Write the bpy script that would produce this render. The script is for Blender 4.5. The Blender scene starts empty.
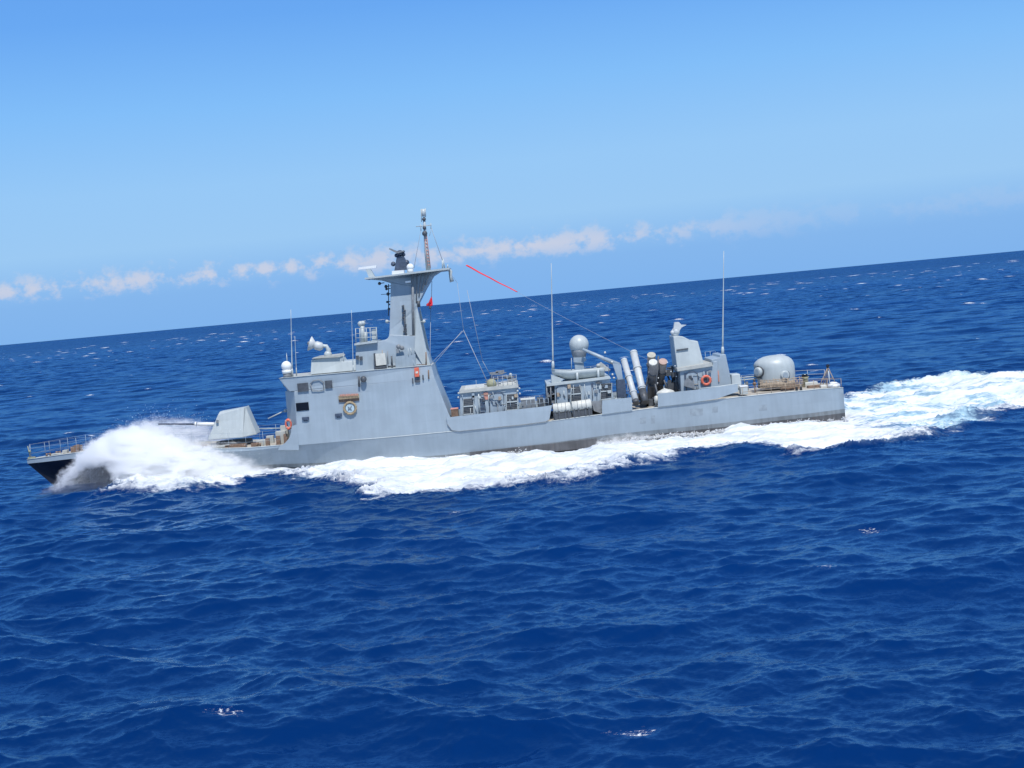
import bpy, math, random
import numpy as np
from mathutils import Vector, Matrix

random.seed(7)
rng = np.random.default_rng(11)
SC = bpy.context.scene
COL = SC.collection
R = math.radians

# ------------------------------------------------------------------ camera
F_PX, W_PX, H_PX = 1688.0, 1024, 768
CAM_H = 10.4
ROLL = math.atan2(95.0, 1024.0)
PITCH = -math.atan2(86.1, F_PX)
fwd = Vector((0, math.cos(PITCH), math.sin(PITCH)))
up0 = Vector((0, -math.sin(PITCH), math.cos(PITCH)))
rt0 = Vector((1, 0, 0))
rt = rt0 * math.cos(ROLL) - up0 * math.sin(ROLL)
up = rt0 * math.sin(ROLL) + up0 * math.cos(ROLL)
# image right must climb along the horizon: the camera is rolled clockwise
cam_loc = Vector((0, 0, CAM_H))
cd = bpy.data.cameras.new('camera'); cam = bpy.data.objects.new('camera', cd); COL.objects.link(cam)
m = Matrix((rt, up, -fwd)).transposed().to_4x4(); m.translation = cam_loc
cam.matrix_world = m
cd.sensor_width = 36.0
cd.lens = 36.0 * F_PX / W_PX
cd.clip_start = 0.5; cd.clip_end = 90000
SC.camera = cam

# ------------------------------------------------------------------ world
SUN_EL, SUN_AZ = 60.0, 167.0          # azimuth clockwise from +Y
wd = bpy.data.worlds.new('World'); SC.world = wd; wd.use_nodes = True
nt = wd.node_tree; nt.nodes.clear()
N = nt.nodes.new; L = nt.links.new
out = N('ShaderNodeOutputWorld'); bg = N('ShaderNodeBackground'); bg.inputs['Strength'].default_value = 0.1
sky = N('ShaderNodeTexSky'); sky.sky_type = 'NISHITA'; sky.sun_disc = False
sky.sun_elevation = R(SUN_EL); sky.sun_rotation = R(SUN_AZ); sky.air_density = 1.0; sky.dust_density = 0.3; sky.ozone_density = 3.0
tc = N('ShaderNodeTexCoord'); sep = N('ShaderNodeSeparateXYZ'); L(tc.outputs['Generated'], sep.inputs[0])
# the low sky: colour by elevation
ramp = N('ShaderNodeValToRGB'); mr = N('ShaderNodeMapRange')
mr.inputs['From Min'].default_value = 0.0; mr.inputs['From Max'].default_value = 0.25
L(sep.outputs['Z'], mr.inputs['Value']); L(mr.outputs[0], ramp.inputs[0])
cr = ramp.color_ramp
stops = [(0.0, (.22, .455, .845)), (.08, (.235, .47, .845)), (.19, (.33, .585, .90)), (.32, (.31, .58, .925)), (.50, (.225, .515, .945)), (.70, (.140, .395, .90)), (1.0, (.095, .32, .84))]
while len(cr.elements) < len(stops): cr.elements.new(0.5)
for e, (p, c) in zip(cr.elements, stops): e.position = p; e.color = (*c, 1)
sc10 = N('ShaderNodeVectorMath'); sc10.operation = 'SCALE'; sc10.inputs['Scale'].default_value = 10.0
L(ramp.outputs[0], sc10.inputs[0])
# small cumulus row low over the horizon
vd = N('ShaderNodeVectorMath'); vd.operation = 'MULTIPLY'; vd.inputs[1].default_value = (1, 1, 1.25)
L(tc.outputs['Generated'], vd.inputs[0])
nz = N('ShaderNodeTexNoise'); nz.inputs['Scale'].default_value = 78; nz.inputs['Detail'].default_value = 9; nz.inputs['Roughness'].default_value = .62
L(vd.outputs[0], nz.inputs['Vector'])
nlow = N('ShaderNodeTexNoise'); nlow.inputs['Scale'].default_value = 15; nlow.inputs['Detail'].default_value = 2
vd2 = N('ShaderNodeVectorMath'); vd2.operation = 'MULTIPLY'; vd2.inputs[1].default_value = (1, 1, 0.2)
L(tc.outputs['Generated'], vd2.inputs[0]); L(vd2.outputs[0], nlow.inputs['Vector'])
def mth(op, a, b=None, c=None, clamp=False, tree=None):
    n = (tree or nt).nodes.new('ShaderNodeMath'); n.operation = op; n.use_clamp = clamp
    for i, v in enumerate((a, b, c)):
        if v is None: continue
        if isinstance(v, (int, float)): n.inputs[i].default_value = v
        else: (tree or nt).links.new(v, n.inputs[i])
    return n.outputs[0]
def smooth(v, a, b, tree=None, lo=0.0, hi=1.0):
    n = (tree or nt).nodes.new('ShaderNodeMapRange'); n.interpolation_type = 'SMOOTHSTEP'
    n.inputs['From Min'].default_value = a; n.inputs['From Max'].default_value = b
    n.inputs['To Min'].default_value = lo; n.inputs['To Max'].default_value = hi
    (tree or nt).links.new(v, n.inputs['Value']); return n.outputs[0]
zz = sep.outputs['Z']
base = smooth(zz, .014, .031)                        # flat cloud bases
topz = mth('SUBTRACT', 1.0, smooth(zz, .028, .048))
env = mth('MULTIPLY', base, topz)
dens = mth('ADD', mth('MULTIPLY', nz.outputs[0], 1.0), mth('MULTIPLY', nlow.outputs[0], .50))
dens = mth('ADD', dens, mth('MULTIPLY', mth('SUBTRACT', env, 1.0), .30))
cl = mth('MULTIPLY', smooth(dens, .575, .80), env)
cl = mth('MULTIPLY', cl, smooth(sep.outputs['X'], .02, .20, lo=.78, hi=.12))
cmix = N('ShaderNodeMixRGB'); cmix.inputs['Color2'].default_value = (6.5, 6.6, 7.6, 1)
L(cl, cmix.inputs['Fac'])
wsky = smooth(zz, .12, .55, lo=1.0, hi=.35)
smix = N('ShaderNodeMixRGB'); L(wsky, smix.inputs['Fac']); L(sky.outputs[0], smix.inputs['Color1']); L(sc10.outputs[0], smix.inputs['Color2'])
L(smix.outputs[0], cmix.inputs['Color1'])
L(cmix.outputs[0], bg.inputs['Color']); L(bg.outputs[0], out.inputs[0])

sl = bpy.data.lights.new('sun', 'SUN'); sun = bpy.data.objects.new('sun', sl); COL.objects.link(sun)
sl.energy = 4.4; sl.angle = R(.53); sl.color = (1.0, .965, .91)
sd = Vector((math.sin(R(SUN_AZ)) * math.cos(R(SUN_EL)), math.cos(R(SUN_AZ)) * math.cos(R(SUN_EL)), math.sin(R(SUN_EL))))
sun.rotation_euler = sd.to_track_quat('Z', 'Y').to_euler(); sun.location = (0, 0, 60)
vs = SC.view_settings; vs.view_transform = 'Standard'; vs.look = 'None'; vs.gamma = 1; vs.exposure = 0; vs.use_curve_mapping = False
SC.cycles.diffuse_bounces = 3; SC.cycles.glossy_bounces = 3; SC.cycles.transparent_max_bounces = 12
SC.cycles.use_denoising = True; SC.cycles.denoiser = 'OPENIMAGEDENOISE'
SC.cycles.volume_bounces = 24; SC.cycles.max_bounces = 26; SC.cycles.volume_step_rate = 1.0; SC.cycles.volume_max_steps = 256
SC.cycles.use_adaptive_sampling = True; SC.cycles.adaptive_threshold = 0.01
SC.cycles.sample_clamp_indirect = 4

# ------------------------------------------------------------------ helpers
def at(px, py, Y):
    """survey helper: world x, z of a point seen at a pixel when it stands at depth Y"""
    d = fwd + rt * ((px - W_PX / 2) / F_PX) + up * ((H_PX / 2 - py) / F_PX)
    p = cam_loc + d * (Y / d.y)
    return p.x, p.z
def P(px, py, Y):
    x, z = at(px, py, Y); return Vector((x, Y, z))
def on_water(px, py, z=0.0):
    d = fwd + rt * ((px - W_PX / 2) / F_PX) + up * ((H_PX / 2 - py) / F_PX)
    return cam_loc + d * ((z - CAM_H) / d.z)

def mat(name, color, rough=.5, metal=0, spec=.5, var=.08, scale=1.2, streak=0.0, rust=0.0, trans=0):
    m = bpy.data.materials.new(name); m.use_nodes = True; t = m.node_tree
    b = t.nodes['Principled BSDF']; b.inputs['Roughness'].default_value = rough; b.inputs['Metallic'].default_value = metal
    b.inputs['Specular IOR Level'].default_value = spec
    g = t.nodes.new('ShaderNodeNewGeometry')
    n1 = t.nodes.new('ShaderNodeTexNoise'); n1.inputs['Scale'].default_value = scale; n1.inputs['Detail'].default_value = 6
    t.links.new(g.outputs['Position'], n1.inputs['Vector'])
    v = smooth(n1.outputs[0], .3, .7, tree=t, lo=1 - var, hi=1 + var)
    if streak:
        vm = t.nodes.new('ShaderNodeVectorMath'); vm.operation = 'MULTIPLY'; vm.inputs[1].default_value = (2.6, 1, .16)
        t.links.new(g.outputs['Position'], vm.inputs[0])
        n2 = t.nodes.new('ShaderNodeTexNoise'); n2.inputs['Scale'].default_value = 1.6; n2.inputs['Detail'].default_value = 4
        t.links.new(vm.outputs[0], n2.inputs['Vector'])
        v = mth('MULTIPLY', v, smooth(n2.outputs[0], .38, .62, tree=t, lo=1 - streak, hi=1 + streak * .4), tree=t)
    if streak:      # separately painted plates
        fl_n = t.nodes.new('ShaderNodeVectorMath'); fl_n.operation = 'FLOOR'; vp = t.nodes.new('ShaderNodeVectorMath'); vp.operation = 'MULTIPLY'; vp.inputs[1].default_value = (.41, 0, .83)
        t.links.new(g.outputs['Position'], vp.inputs[0]); t.links.new(vp.outputs[0], fl_n.inputs[0]); wn = t.nodes.new('ShaderNodeTexWhiteNoise'); t.links.new(fl_n.outputs[0], wn.inputs['Vector'])
        v = mth('MULTIPLY', v, mth('ADD', .955, mth('MULTIPLY', wn.outputs['Value'], .08, tree=t), tree=t), tree=t)
    vmul = t.nodes.new('ShaderNodeVectorMath'); vmul.operation = 'SCALE'; vmul.inputs[0].default_value = color
    t.links.new(v, vmul.inputs['Scale']); col = vmul.outputs[0]
    if rust:
        n3 = t.nodes.new('ShaderNodeTexNoise'); n3.inputs['Scale'].default_value = 1.9; n3.inputs['Detail'].default_value = 8; n3.inputs['Roughness'].default_value = .7
        vm3 = t.nodes.new('ShaderNodeVectorMath'); vm3.operation = 'MULTIPLY'; vm3.inputs[1].default_value = (1.4, 1, .45)
        t.links.new(g.outputs['Position'], vm3.inputs[0]); t.links.new(vm3.outputs[0], n3.inputs['Vector'])
        mx = t.nodes.new('ShaderNodeMixRGB'); mx.inputs['Color2'].default_value = (.26, .15, .09, 1)
        t.links.new(smooth(n3.outputs[0], .60, .74, tree=t, hi=rust), mx.inputs['Fac']); t.links.new(col, mx.inputs['Color1']); col = mx.outputs[0]
    t.links.new(col, b.inputs['Base Color'])
    return m
M = {}
M['haze'] = mat('haze_grey_paint', (.305, .368, .420), .42, var=.05, scale=.9, streak=.035, rust=.10)
M['haze2'] = mat('haze_grey_paint_patched', (.30, .362, .412), .45, var=.07, scale=2.0, streak=.06)
M['patch'] = mat('repainted_grey', (.275, .325, .365), .5, var=.12, scale=3)
M['light'] = mat('light_grey_paint', (.43, .475, .48), .42, var=.05, streak=.04)
M['boot'] = mat('boot_top_grey', (.21, .235, .25), .5, var=.12, streak=.15, rust=.35)
M['boot2'] = mat('worn_dark_bottom', (.10, .10, .105), .5, var=.2, streak=.2, rust=.5)
M['bottom_bow_shade'] = mat('black_bottom_bow_shade', (.018, .02, .03), .45, var=.2)
M['deck'] = mat('deck_paint', (.40, .37, .32), .8, var=.14, scale=2.5, rust=.35)
M['roofp'] = mat('roof_paint', (.40, .41, .385), .65, var=.1, scale=2.5, rust=.12)
M['white'] = mat('white_paint', (.78, .79, .78), .35, var=.04, scale=3)
M['cream'] = mat('weathered_white', (.58, .58, .53), .5, var=.1, scale=4, rust=.15)
M['dark'] = mat('dark_grey', (.07, .078, .09), .5, var=.2, scale=5)
M['black'] = mat('black_glass', (.008, .008, .012), .12)
M['canw'] = mat('canister_white', (.50, .53, .54), .45, var=.07, scale=4)
M['tanp'] = mat('canister_tan', (.42, .40, .33), .6, var=.1, scale=4)
M['capr'] = mat('faded_cap', (.40, .28, .24), .6, var=.1, scale=4)
M['tube_shade'] = mat('tube_shaded_grey', (.12, .125, .135), .5, var=.12, scale=4)  # canister colour darkened: shade of undersides turned from the sun
M['skirt'] = mat('skirt_grey', (.23, .255, .28), .5, var=.1, scale=4)
M['mid'] = mat('mid_grey', (.20, .215, .23), .5, var=.15, scale=4)
M['louvre'] = mat('louvre_grey', (.13, .135, .14), .6, var=.2, scale=6)
M['navy'] = mat('dark_blue_grey', (.055, .075, .115), .45, var=.2, scale=5)
M['orange'] = mat('orange', (.66, .14, .08), .5, var=.1, scale=6)
M['red'] = mat('red_cloth', (.70, .03, .05), .7, var=.1, scale=6)
M['pink'] = mat('faded_red', (.55, .26, .20), .6, var=.12, scale=6)
M['khaki'] = mat('khaki', (.30, .30, .20), .7, var=.15, scale=6)
M['brass'] = mat('brass_brown', (.33, .25, .15), .5, metal=.0, var=.15, scale=9)
M['copper'] = mat('brown_gear', (.20, .13, .09), .6, var=.25, scale=7)
M['tan'] = mat('tan_net', (.34, .27, .20), .8, var=.2, scale=7)
M['wire'] = mat('wire', (.33, .36, .40), .5)
M['emblem'] = mat('emblem_blue', (.42, .54, .60), .5, var=.15, scale=9)

class MB:
    def __init__(s): s.v = []; s.f = []; s.mi = []; s.sm = []; s.st = []
    def pieces(s):
        """groups of shapes that touch or nearly touch; one builder per group"""
        n = len(s.st); ends = s.st[1:] + [len(s.v)]; V_ = np.array(s.v)
        lo = np.array([V_[a:b].min(0) for a, b in zip(s.st, ends)]); hi = np.array([V_[a:b].max(0) for a, b in zip(s.st, ends)])
        size = (hi - lo).max(1); gap = np.maximum(0, np.maximum(lo[:, None] - hi[None], lo[None] - hi[:, None]))
        near = np.sqrt((gap ** 2).sum(2)) <= np.maximum(.02, .5 * np.maximum(size[:, None], size[None])) * .98
        lab = list(range(n))
        ch = True
        while ch:
            ch = False
            for i in range(n):
                for j in np.nonzero(near[i])[0]:
                    m_ = min(lab[i], lab[j])
                    if lab[i] != m_ or lab[j] != m_: lab[i] = lab[j] = m_; ch = True
        ks = sorted(set(lab), key=lambda k: -max(size[i] for i in range(n) if lab[i] == k))
        if len(ks) < 2: return [s]
        own = np.zeros(len(s.v), int)
        for i, (a, b) in enumerate(zip(s.st, ends)): own[a:b] = lab[i]
        res = []
        for k in ks:
            g_ = MB(); idx = np.nonzero(own == k)[0]; mp = {int(a): i for i, a in enumerate(idx)}; g_.v = [s.v[i] for i in idx]; g_.st = [0]
            for f, mi, sm in zip(s.f, s.mi, s.sm):
                if f[0] in mp: g_.f.append([mp[i] for i in f]); g_.mi.append(mi); g_.sm.append(sm)
            res.append(g_)
        return res
    def add(s, vs, fs, mi=0, smooth=False):
        o = len(s.v); s.st.append(o); s.v += [tuple(v) for v in vs]
        for f in fs: s.f.append([i + o for i in f]); s.mi.append(mi); s.sm.append(smooth)
        return s
    def box(s, x0, x1, y0, y1, z0, z1, mi=0, tx=0.0, ty=0.0):
        v = [(x0, y0, z0), (x1, y0, z0), (x1, y1, z0), (x0, y1, z0), (x0 + tx, y0 + ty, z1), (x1 - tx, y0 + ty, z1), (x1 - tx, y1 - ty, z1), (x0 + tx, y1 - ty, z1)]
        return s.add(v, [(3, 2, 1, 0), (4, 5, 6, 7), (0, 1, 5, 4), (1, 2, 6, 5), (2, 3, 7, 6), (3, 0, 4, 7)], mi)
    def prism(s, pts, y0, y1, mi=0, dy=None, inset=0.0):
        """pts: list of (x,z); near face at y0, far face at y1. dy: per-point shift of near (and mirrored far) face"""
        n = len(pts); a = [(p[0], y0 + (dy[i] if dy else 0), p[1]) for i, p in enumerate(pts)]
        b = [(p[0], y1 - (dy[i] if dy else 0), p[1]) for i, p in enumerate(pts)]
        area = sum(pts[i][0] * pts[(i + 1) % n][1] - pts[(i + 1) % n][0] * pts[i][1] for i in range(n))
        fr = list(range(n)); bk = [i + n for i in range(n)][::-1]
        sides = [(i, i + n, (i + 1) % n + n, (i + 1) % n) for i in range(n)]
        if area < 0: fr = fr[::-1]; bk = bk[::-1]; sides = [t[::-1] for t in sides]
        return s.add(a + b, [fr, bk] + sides, mi)
    def tube(s, pts, r, seg=8, mi=0, caps=True, smooth=True):
        pts = [Vector(p) for p in pts]; n = len(pts)
        rs = r if isinstance(r, (list, tuple)) else [r] * n
        vs = []
        for i, p in enumerate(pts):
            t = (pts[min(i + 1, n - 1)] - pts[max(i - 1, 0)]).normalized()
            a = t.cross(Vector((0, 0, 1)) if abs(t.z) < .9 else Vector((1, 0, 0))).normalized(); b = t.cross(a)
            for k in range(seg):
                w = 2 * math.pi * k / seg; vs.append(p + (a * math.cos(w) + b * math.sin(w)) * rs[i])
        fs = []
        for i in range(n - 1):
            for k in range(seg):
                k2 = (k + 1) % seg; fs.append((i * seg + k, i * seg + k2, (i + 1) * seg + k2, (i + 1) * seg + k))
        s.add(vs, fs, mi, smooth)
        if caps:
            o = len(s.v) - len(vs)
            s.f.append([o + k for k in range(seg)][::-1]); s.mi.append(mi); s.sm.append(False)
            s.f.append([o + (n - 1) * seg + k for k in range(seg)]); s.mi.append(mi); s.sm.append(False)
        return s
    def ball(s, c, r, seg=20, rings=12, mi=0, sc=(1, 1, 1), lo=-1.0):
        c = Vector(c); vs = []; fs = []
        for i in range(rings + 1):
            th = math.acos(max(-1, lo)) * i / rings if lo > -1 else math.pi * i / rings
            for k in range(seg):
                w = 2 * math.pi * k / seg
                vs.append((c.x + r * sc[0] * math.sin(th) * math.cos(w), c.y + r * sc[1] * math.sin(th) * math.sin(w), c.z + r * sc[2] * math.cos(th)))
        for i in range(rings):
            for k in range(seg):
                k2 = (k + 1) % seg; fs.append((i * seg + k, (i + 1) * seg + k, (i + 1) * seg + k2, i * seg + k2))
        return s.add(vs, fs, mi, True)
    def torus(s, c, R1, r2, axis='y', seg=20, sub=8, mi=0, sx=1.0):
        c = Vector(c); vs = []; fs = []
        for i in range(seg):
            a = 2 * math.pi * i / seg
            for k in range(sub):
                b = 2 * math.pi * k / sub; rr = R1 + r2 * math.cos(b); h = r2 * math.sin(b)
                if axis == 'y': vs.append((c.x + rr * math.cos(a) * sx, c.y + h, c.z + rr * math.sin(a)))
                elif axis == 'x': vs.append((c.x + h, c.y + rr * math.cos(a), c.z + rr * math.sin(a)))
                else: vs.append((c.x + rr * math.cos(a), c.y + rr * math.sin(a), c.z + h))
        for i in range(seg):
            for k in range(sub):
                i2 = (i + 1) % seg; k2 = (k + 1) % sub; fs.append((i * sub + k, i * sub + k2, i2 * sub + k2, i2 * sub + k))
        return s.add(vs, fs, mi, True)
    def build(s, name, mats, parent=None, bevel=0, origin=None):
        if parent and getattr(s, 'st', None) and len(s.st) > 1:
            got = s.pieces()
            if len(got) > 1:
                first = None
                for g_ in got:
                    o_ = g_.build(name, mats, parent, bevel, origin); first = first or o_
                return first
        base = WORLD_LOC.get(parent.name, Vector((0, 0, 0))) if parent else Vector((0, 0, 0))
        own = Vector(origin) if origin is not None else base
        me = bpy.data.meshes.new(name)
        me.from_pydata([(v[0] - own.x, v[1] - own.y, v[2] - own.z) for v in s.v], [], s.f)
        if not isinstance(mats, (list, tuple)): mats = [mats]
        for x in mats: me.materials.append(M[x] if isinstance(x, str) else x)
        me.polygons.foreach_set('material_index', s.mi); me.polygons.foreach_set('use_smooth', s.sm); me.update()
        o = bpy.data.objects.new(name, me); COL.objects.link(o)
        o.location = own - base if parent else own
        if parent: o.parent = parent
        WORLD_LOC[o.name] = own
        if bevel:
            b = o.modifiers.new('bevel', 'BEVEL'); b.width = bevel; b.segments = 2; b.limit_method = 'ANGLE'
        return o
WORLD_LOC = {}
def tag(o, label=None, cat=None, group=None, kind=None):
    if label: o['label'] = label
    if cat: o['category'] = cat
    if group: o['group'] = group
    if kind: o['kind'] = kind
    return o
def empty(name, loc, **k):
    o = bpy.data.objects.new(name, None); COL.objects.link(o); o.location = loc; WORLD_LOC[o.name] = Vector(loc); o.empty_display_size = .3
    return tag(o, **k)
def pq(pts, Y): return [at(a, b, Y) for a, b in pts]

# ================================================================== SHIP
YC = 120.0
bow = at(27, 459.5, YC); stern = at(844.5, 400, 116.9)
X0, X1 = bow[0], stern[0]; LEN = X1 - X0
def interp(tab, t):
    for (a, va), (b, vb) in zip(tab, tab[1:]):
        if t <= b: return va + (vb - va) * max(0, (t - a)) / (b - a)
    return tab[-1][1]
HB = [(0, .03), (.02, .55), (.05, 1.15), (.1, 1.95), (.2, 2.95), (.32, 3.5), (.45, 3.75), (.8, 3.7), (.96, 3.55), (1, 3.0)]
HW = [(0, .02), (.03, .05), (.07, .28), (.12, .7), (.2, 1.5), (.32, 2.6), (.45, 3.25), (.6, 3.5), (.8, 3.5), (.96, 3.4), (1, 2.9)]
def hb(u): return interp(HB, u)
def uofx(x): return (x - X0) / LEN
def zfrom(px, py):
    for _ in range(4):
        Y = YC - 3.6
        x, z = at(px, py, Y); Y = YC - hb(min(1, max(0, uofx(x)))); x, z = at(px, py, Y)
    return uofx(x), z
SHEER = [(0, bow[1])] + [zfrom(a, b) for a, b in [(75, 452.8), (130, 449.5), (185, 448.8), (244, 448), (300, 443.5), (380, 438), (455, 431), (520, 425.5), (580, 417), (632, 410.5), (657, 407.5), (717, 399.5), (760, 394.5), (819, 389), (844, 387.5)]]
BOOT = [(0, .35)] + [zfrom(a, b) for a, b in [(270, 465.5), (350, 462.5), (430, 457), (500, 449), (560, 442.5), (597, 436), (660, 429.8), (720, 423.6), (780, 416.6), (844, 409)]]
def sheer(u): return interp(SHEER, u)
def boot(u): return interp(BOOT, u)
ship = empty('warship', (X0 + LEN / 2, YC, 0), label='pale grey naval patrol warship steaming through its own bow wave', cat='warship')

us = [0, .012, .025, .04, .055, .07, .085, .1, .12, .14, .16, .19, .22, .25, .28, .31, .35, .39, .43, .47, .52, .57, .62, .67, .72, .77, .82, .87, .92, .96, .97, .985, 1.0]
def hull_ring(u):
    zs, zb = sheer(u), boot(u)
    b, w = hb(u), interp(HW, u)
    k = 1.0 + 1.1 * max(0, 1 - u / .35)
    rows = []
    kn = zs - interp([(0, .30), (.08, .42), (.22, .30), (.4, .05), (1, .05)], u)
    def hbz(z):
        s = max(0, min(1, z / max(kn, .1))); return w + (b - w) * s ** k
    zl = [(zs, b + .0), (kn, b)] + [(z, hbz(z)) for z in (kn * .8 + zb * .2, kn * .55 + zb * .45, kn * .3 + zb * .7, zb, zb - .3 * 0 - .28, zb * .3 - .35, -.9)] + [(-1.7, w * .55 + .02), (-1.9, .03)]
    return zl
def stem_shift(z):  # raked stem
    return (bow[1] - z) * .98 if z < bow[1] - .3 else .3 * .35
hull = MB(); rows = [hull_ring(u) for u in us]; nr = len(rows[0])
def hx(u, z):
    sh = max(0.0, (bow[1] - .28 - z)) * .98
    return X0 + sh * max(0, 1 - u / .14) + u * LEN
for side in (-1, 1):
    vs = []
    for u, ring in zip(us, rows):
        for (z, h) in ring: vs.append((hx(u, z), YC + side * h, z))
    for i in range(len(us) - 1):
        for j in range(nr - 1):
            u = us[i]
            mi = 0 if j < 5 else (1 if j == 5 else (2 if (u > .43 and j == 6) else 3))
            if u < .13 and j >= 1: mi = 3  # bow flare below the knuckle painted black to hold its shade
            q = (i * nr + j, i * nr + j + 1, (i + 1) * nr + j + 1, (i + 1) * nr + j)
            q = tuple(len(hull.v) + a for a in q) if False else q
            hull_f = q if side < 0 else q[::-1]
            if i == 0 and j == 0: off = len(hull.v)
            hull.f.append([off + a for a in hull_f]); hull.mi.append(mi); hull.sm.append(j > 1)
    hull.v += vs
n1 = len(us) * nr
o1 = (len(us) - 1) * nr
for j in range(nr - 1):   # transom
    hull.f.append([o1 + j, o1 + j + 1, n1 + o1 + j + 1, n1 + o1 + j][::1]); hull.mi.append(0 if j < 5 else (1 if j == 5 else 3)); hull.sm.append(False)
hull.st = []
hull_o = hull.build('hull', ['haze', 'boot', 'boot2', 'bottom_bow_shade'], ship)

# deck sheet
d = MB(); vs = []
for u in us:
    z = sheer(u) - .03; h = max(.02, hb(u) - .03)
    vs += [(X0 + u * LEN, YC - h, z), (X0 + u * LEN, YC, z + .06 * min(1, h / 3)), (X0 + u * LEN, YC + h, z)]
d.add(vs, [q for i in range(len(us) - 1) for q in ((i * 3, (i + 1) * 3, (i + 1) * 3 + 1, i * 3 + 1), (i * 3 + 1, (i + 1) * 3 + 1, (i + 1) * 3 + 2, i * 3 + 2))])
d.build('deck', 'deck', ship)
# toe rail lip along the deck edge
lip = MB()
for side in (-1, 1):
    lip.tube([(X0 + u * LEN, YC + side * (hb(u) + .0), sheer(u) - .005) for u in us], .035, 6)
lip.build('deck_edge', 'light', ship)
# chine strake that ends amidships
st = MB(); pts = [zfrom(a, b) for a, b in [(470, 452.5), (520, 447.2), (560, 443), (597, 438.6)]]
ys = [YC - hb(u) + .30 for u, _ in pts]
vs = []
for (u, z), y in zip(pts, ys):
    x = X0 + u * LEN; vs += [(x, y + .3, z + .02), (x, y - .22, z), (x, y - .22, z - .55), (x, y + .3, z - .75)]
fs = [(i * 4 + j, i * 4 + (j + 1) % 4, (i + 1) * 4 + (j + 1) % 4, (i + 1) * 4 + j) for i in range(3) for j in range(4)] + [(0, 3, 2, 1), (12, 13, 14, 15)]
st.add([Vector(v) for v in vs], fs); st.build('spray_strake', 'boot2', ship)
ex = MB(); a = P(504, 455.5, YC - 3.25)
ex.tube([a + Vector((0, .2, 0)), a + Vector((0, -.14, 0))], .34, 16); ex.tube([a + Vector((.9, .2, .05)), a + Vector((.9, -.12, .05))], .2, 12); ex.build('exhaust_outlet', 'dark', ship)
def hull_y(px, py):
    x, z = at(px, py, YC - 3.5); u = uofx(x); rg0 = hull_ring(u)[:8]
    zs_ = [a for a, _ in rg0][::-1]; hs_ = [b for _, b in rg0][::-1]
    return YC - float(np.interp(z, zs_, hs_))
# repainted patches and hull fittings
for (a, b, c, e) in [(759, 405, 767, 411), (640, 418, 646, 424), (651, 416, 655, 424), (690, 409, 703, 416), (712, 407, 718, 413)]:
    cs = [(a, b), (c, b - .7), (c, e - .7), (a, e)]
    p = MB(); p.add([P(q_[0], q_[1], hull_y(*q_) - .008) for q_ in cs], [(3, 2, 1, 0)]); p.build('hull_patch', 'patch', hull_o)

# ---- superstructure: main block flush with the hull side
YS = YC - 3.62
zt = at(296, 391.0, YS)[1]; zt2 = at(434, 377.6, YS)[1]
xf, xs = at(296, 420, YS)[0], at(288, 420, YS + 1.9)[0]
xrt, xrb = at(434.4, 377.6, YS)[0], at(455.5, 431.5, YS)[0]
A = MB(); zb0 = sheer(uofx(xf)) - .1
def ring(xF, xC, xR, y, z0, z1, ch):
    # xF: start of side, xC: front face; tumble inward already in y
    return [(xC, YC - (3.62 - ch) * y, z0), (xF, YC - 3.62 * y, z0), (xR, YC - 3.62 * y, z1), (xR, YC + 3.62 * y, z1), (xF, YC + 3.62 * y, z0), (xC, YC + (3.62 - ch) * y, z0)]
r0 = ring(xf, xs, xrb, 1.02, zb0, sheer(uofx(xrb)) - .02, 1.5); r1 = ring(xf + .06, xs + .06, xrt, .985, zt, zt2, 1.5)
A.add(r0 + r1, [(i, (i + 1) % 6, (i + 1) % 6 + 6, i + 6) for i in range(6)] + [(6, 7, 8, 9, 10, 11)], 0)
A.mi = [0, 0, 0, 0, 0, 0, 1]
sup = A.build('superstructure', ['haze', 'roofp'], ship, bevel=.04)
# curved breakwater where the side sweeps down to the foredeck
fl = MB()
crv = [(278, 450), (280, 446), (285, 443), (289, 438.5), (291, 433), (292, 426), (299, 424), (299, 450)]
for y0, y1 in ((YC - 3.66, YC - 3.56), (YC + 3.56, YC + 3.66)):
    fl.prism([at(a, b, YC - 3.62) for a, b in crv], y0, y1)
fl.build('side_wing', 'haze', ship)
def rect(mb, x0, y0, x1, y1, Y, t=.05, depth=.1, mi=0, k=None):
    """a panel lying in the ship's side at depth Y (corners by survey), standing t proud"""
    a = at(x0, y0, Y); c = at(x1, y1, Y)
    mb.prism([(a[0], a[1]), (c[0], a[1]), (c[0], c[1]), (a[0], c[1])], Y - t, Y + depth, mi)
    return (a[0] + c[0]) / 2, (a[1] + c[1]) / 2
def ovalrail(mb, pts, Y, r): mb.tube([P(a, b, Y) for a, b in pts], r, 6)

YM = YC - 3.60
w = MB(); rect(w, 295.8, 403.2, 309.2, 410.0, YM - .03, .03, .2); w.build('window', 'black', sup)
for (a, b, c, e) in [(302, 417.3, 309.3, 420), (335, 413.8, 342.2, 416.6)]:
    v = MB(); rect(v, a, b, c, b + 2.2, YM - .05, .1, .2); rect(v, a + 1.6, b + 2.2, c - 1.6, e + 1.2, YM - .05, .06, .2); v.build('vent', 'navy', sup)
nb = MB(); x, z = rect(nb, 338.6, 396.0, 359.2, 397.6, YM - .05, .14, .1)
nb.build('name_board', 'brass', sup)
nbl = MB()
for i in range(12):
    q = 340 + i * 1.55; rect(nbl, q, 394.4 - (q - 340) * .05, q + (1.1 if i % 3 else .8), 396.2 - (q - 340) * .05, YM - .05, .22, .1)
nbl.build('board_lettering', 'pink', nb and bpy.data.objects['name_board'])
sh = MB(); rect(sh, 338.6, 398.4, 359.4, 400.6, YM - .04, .04, .1); sh.build('board_shadow_strip', 'copper', bpy.data.objects['name_board'])  # dark strip painted as the shadow below the lettering
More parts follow.
